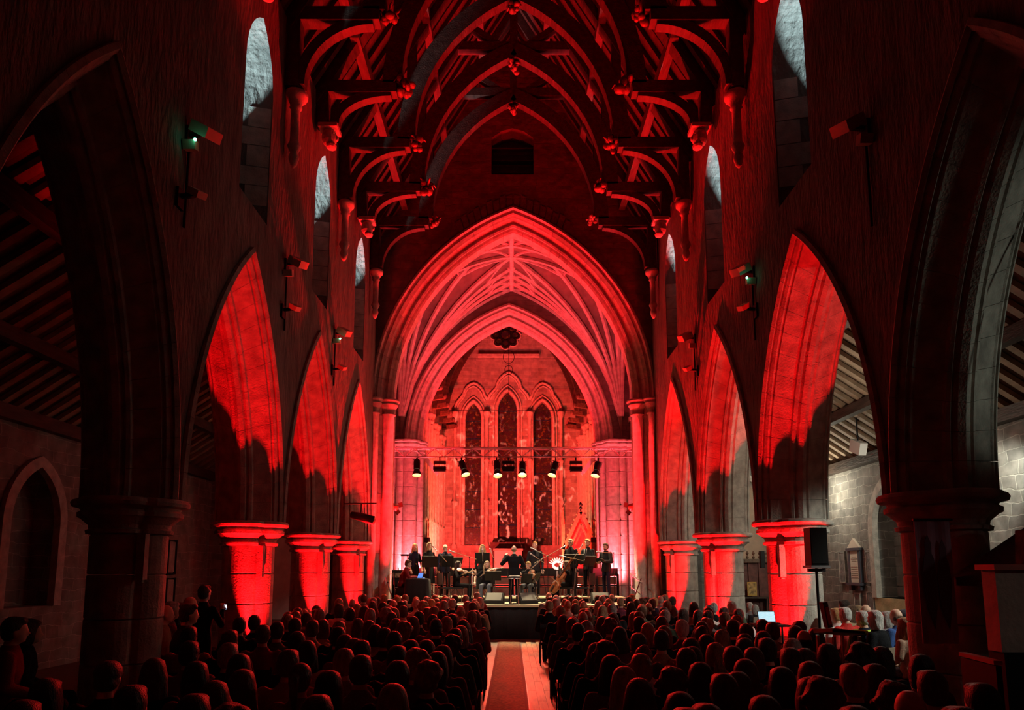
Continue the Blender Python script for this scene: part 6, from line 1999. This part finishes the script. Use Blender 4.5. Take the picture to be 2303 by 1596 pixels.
for i, (px, py, Y, st, hc, tcn, lab, sc) in enumerate(AIS):
    fem = (st, True) in HAIRS and st in ('long', 'wavy', 'bob')
    x, z = at(px, py + 4, Y)
    sc = max(.85, min(1.12, z / (1.285 if fem else 1.325)))
    o = listener(x, Y, st, fem, hc, tcn, lab, D(28 if i < 12 else 8) + rnd.uniform(-.15, .15), sc, 'listeners in the right aisle', ['tan', 'black', 'charcoal', 'denim'][i % 4], tcn in ('paleblue', 'skin', 'white'))
    c = thing('aisle_chair', 'metal framed chair under the ' + ' '.join(lab.split()[:9]), 'chair', (x, Y, 0), o.rotation_euler.z, 'right aisle chairs')
    obj('seat', MB().box((0, .02, .45), (.43, .42, .03)), CLOTHB, c)
    obj('backrest', MB().box((0, -.22, .74), (.40, .02, .22)), mat('chair_back', (.22, .17, .12), .5), c)
    for s in (-1, 1):
        obj('back_upright', MB().tube([(s * .2, -.19, .44), (s * .2, -.235, .86)], .012, 6), CHROME, c)
        for y in (-.18, .2):
            obj('leg', MB().tube([(s * .2, y, .44), (s * .21, y * 1.1, .0)], .012, 6), CHROME, c)
t = thing('lime_scarf', 'lime green scarf around the white-haired listener in dark jacket', 'scarf', (at(1945, 1369, 10.6)[0] - .06, 10.6, 1.03))
obj('wrap', MB().tube([(.10 * math.cos(q * PI / 6) * 1.2, .10 * math.sin(q * PI / 6), 0) for q in range(13)], .035, 8), cloth('lime'), t, True)
obj('hanging_end', MB().bar((-.12, .06, 0), (-.17, .14, -.35), .08, .03), cloth('lime'), t)
X, Y = at(2052, 1440, 9.0)[0], 9.0
chair(X, Y, 0, .3, 'empty metal folding chair with a tan back beside the banner pier', 'aisle_chair', 'right aisle chairs')

# ---- standing figure filming at the left, with others beside the pier
x, z = at(460, 1315, 10.4)
t, J = performer('person standing in the left aisle in black filming with a phone', x, 10.4, 0, D(-20), 'stand', z, False, ('short', 'dark'), 'black', 'black', arms={'elR': (.27, .10, 1.16), 'wrR': (.17, .22, 1.36)})
p = t.matrix_basis @ (J['wrR'] + Vector((0, .06, .05)))
t = thing('phone', 'small glowing phone held up by the person filming at the left', 'phone', p, D(-20))
obj('case', MB().box((0, 0, 0), (.05, .01, .085)), BLK, t)
obj('screen', MB().box((0, -.007, 0), (.045, .004, .07)), mat('phone_screen', (.6, .7, 1), .3, emit=(.55, .65, 1), estr=3.0), t)
for px, py, Y, st, hc, tcn, lab in ((362, 1357, 9.7, 'bald', 'grey', 'tan', 'balding person with folded arms watching from the left aisle pier'),
        (377, 1350, 10.4, 'short', 'grey', 'grey', 'grey-haired person second in the left aisle line'),
        (398, 1345, 10.8, 'long', 'dark', 'black', 'long dark-haired person in the left aisle line'),
        (415, 1355, 9.2, 'short', 'dark', 'charcoal', 'dark-haired person nearest the one filming'),
        (418, 1338, 11.2, 'bald', 'light', 'grey', 'balding person just left of the one filming'),
        (20, 1385, 7.0, 'short', 'dark', 'maroon', 'person at the far left edge with a red lit hand'),
        (55, 1378, 7.4, 'bob', 'dark', 'black', 'dark-haired person reading at the far left edge')):
    fem = st in ('long', 'bob')
    x, z = at(px, py + 3, Y)
    o = listener(x, Y, st, fem, hc, tcn, lab, D(-55), max(.85, min(1.25, z / 1.32)), 'listeners in the left aisle')
    c = bpy.data.objects.new('audience_chair', CHAIRME)
    COL.objects.link(c)
    c.location, c.rotation_euler = (x, Y, 0), (0, 0, D(-55))
    tag(c, 'dark chair under the ' + ' '.join(lab.split()[:10]), 'chair', 'left aisle chairs')
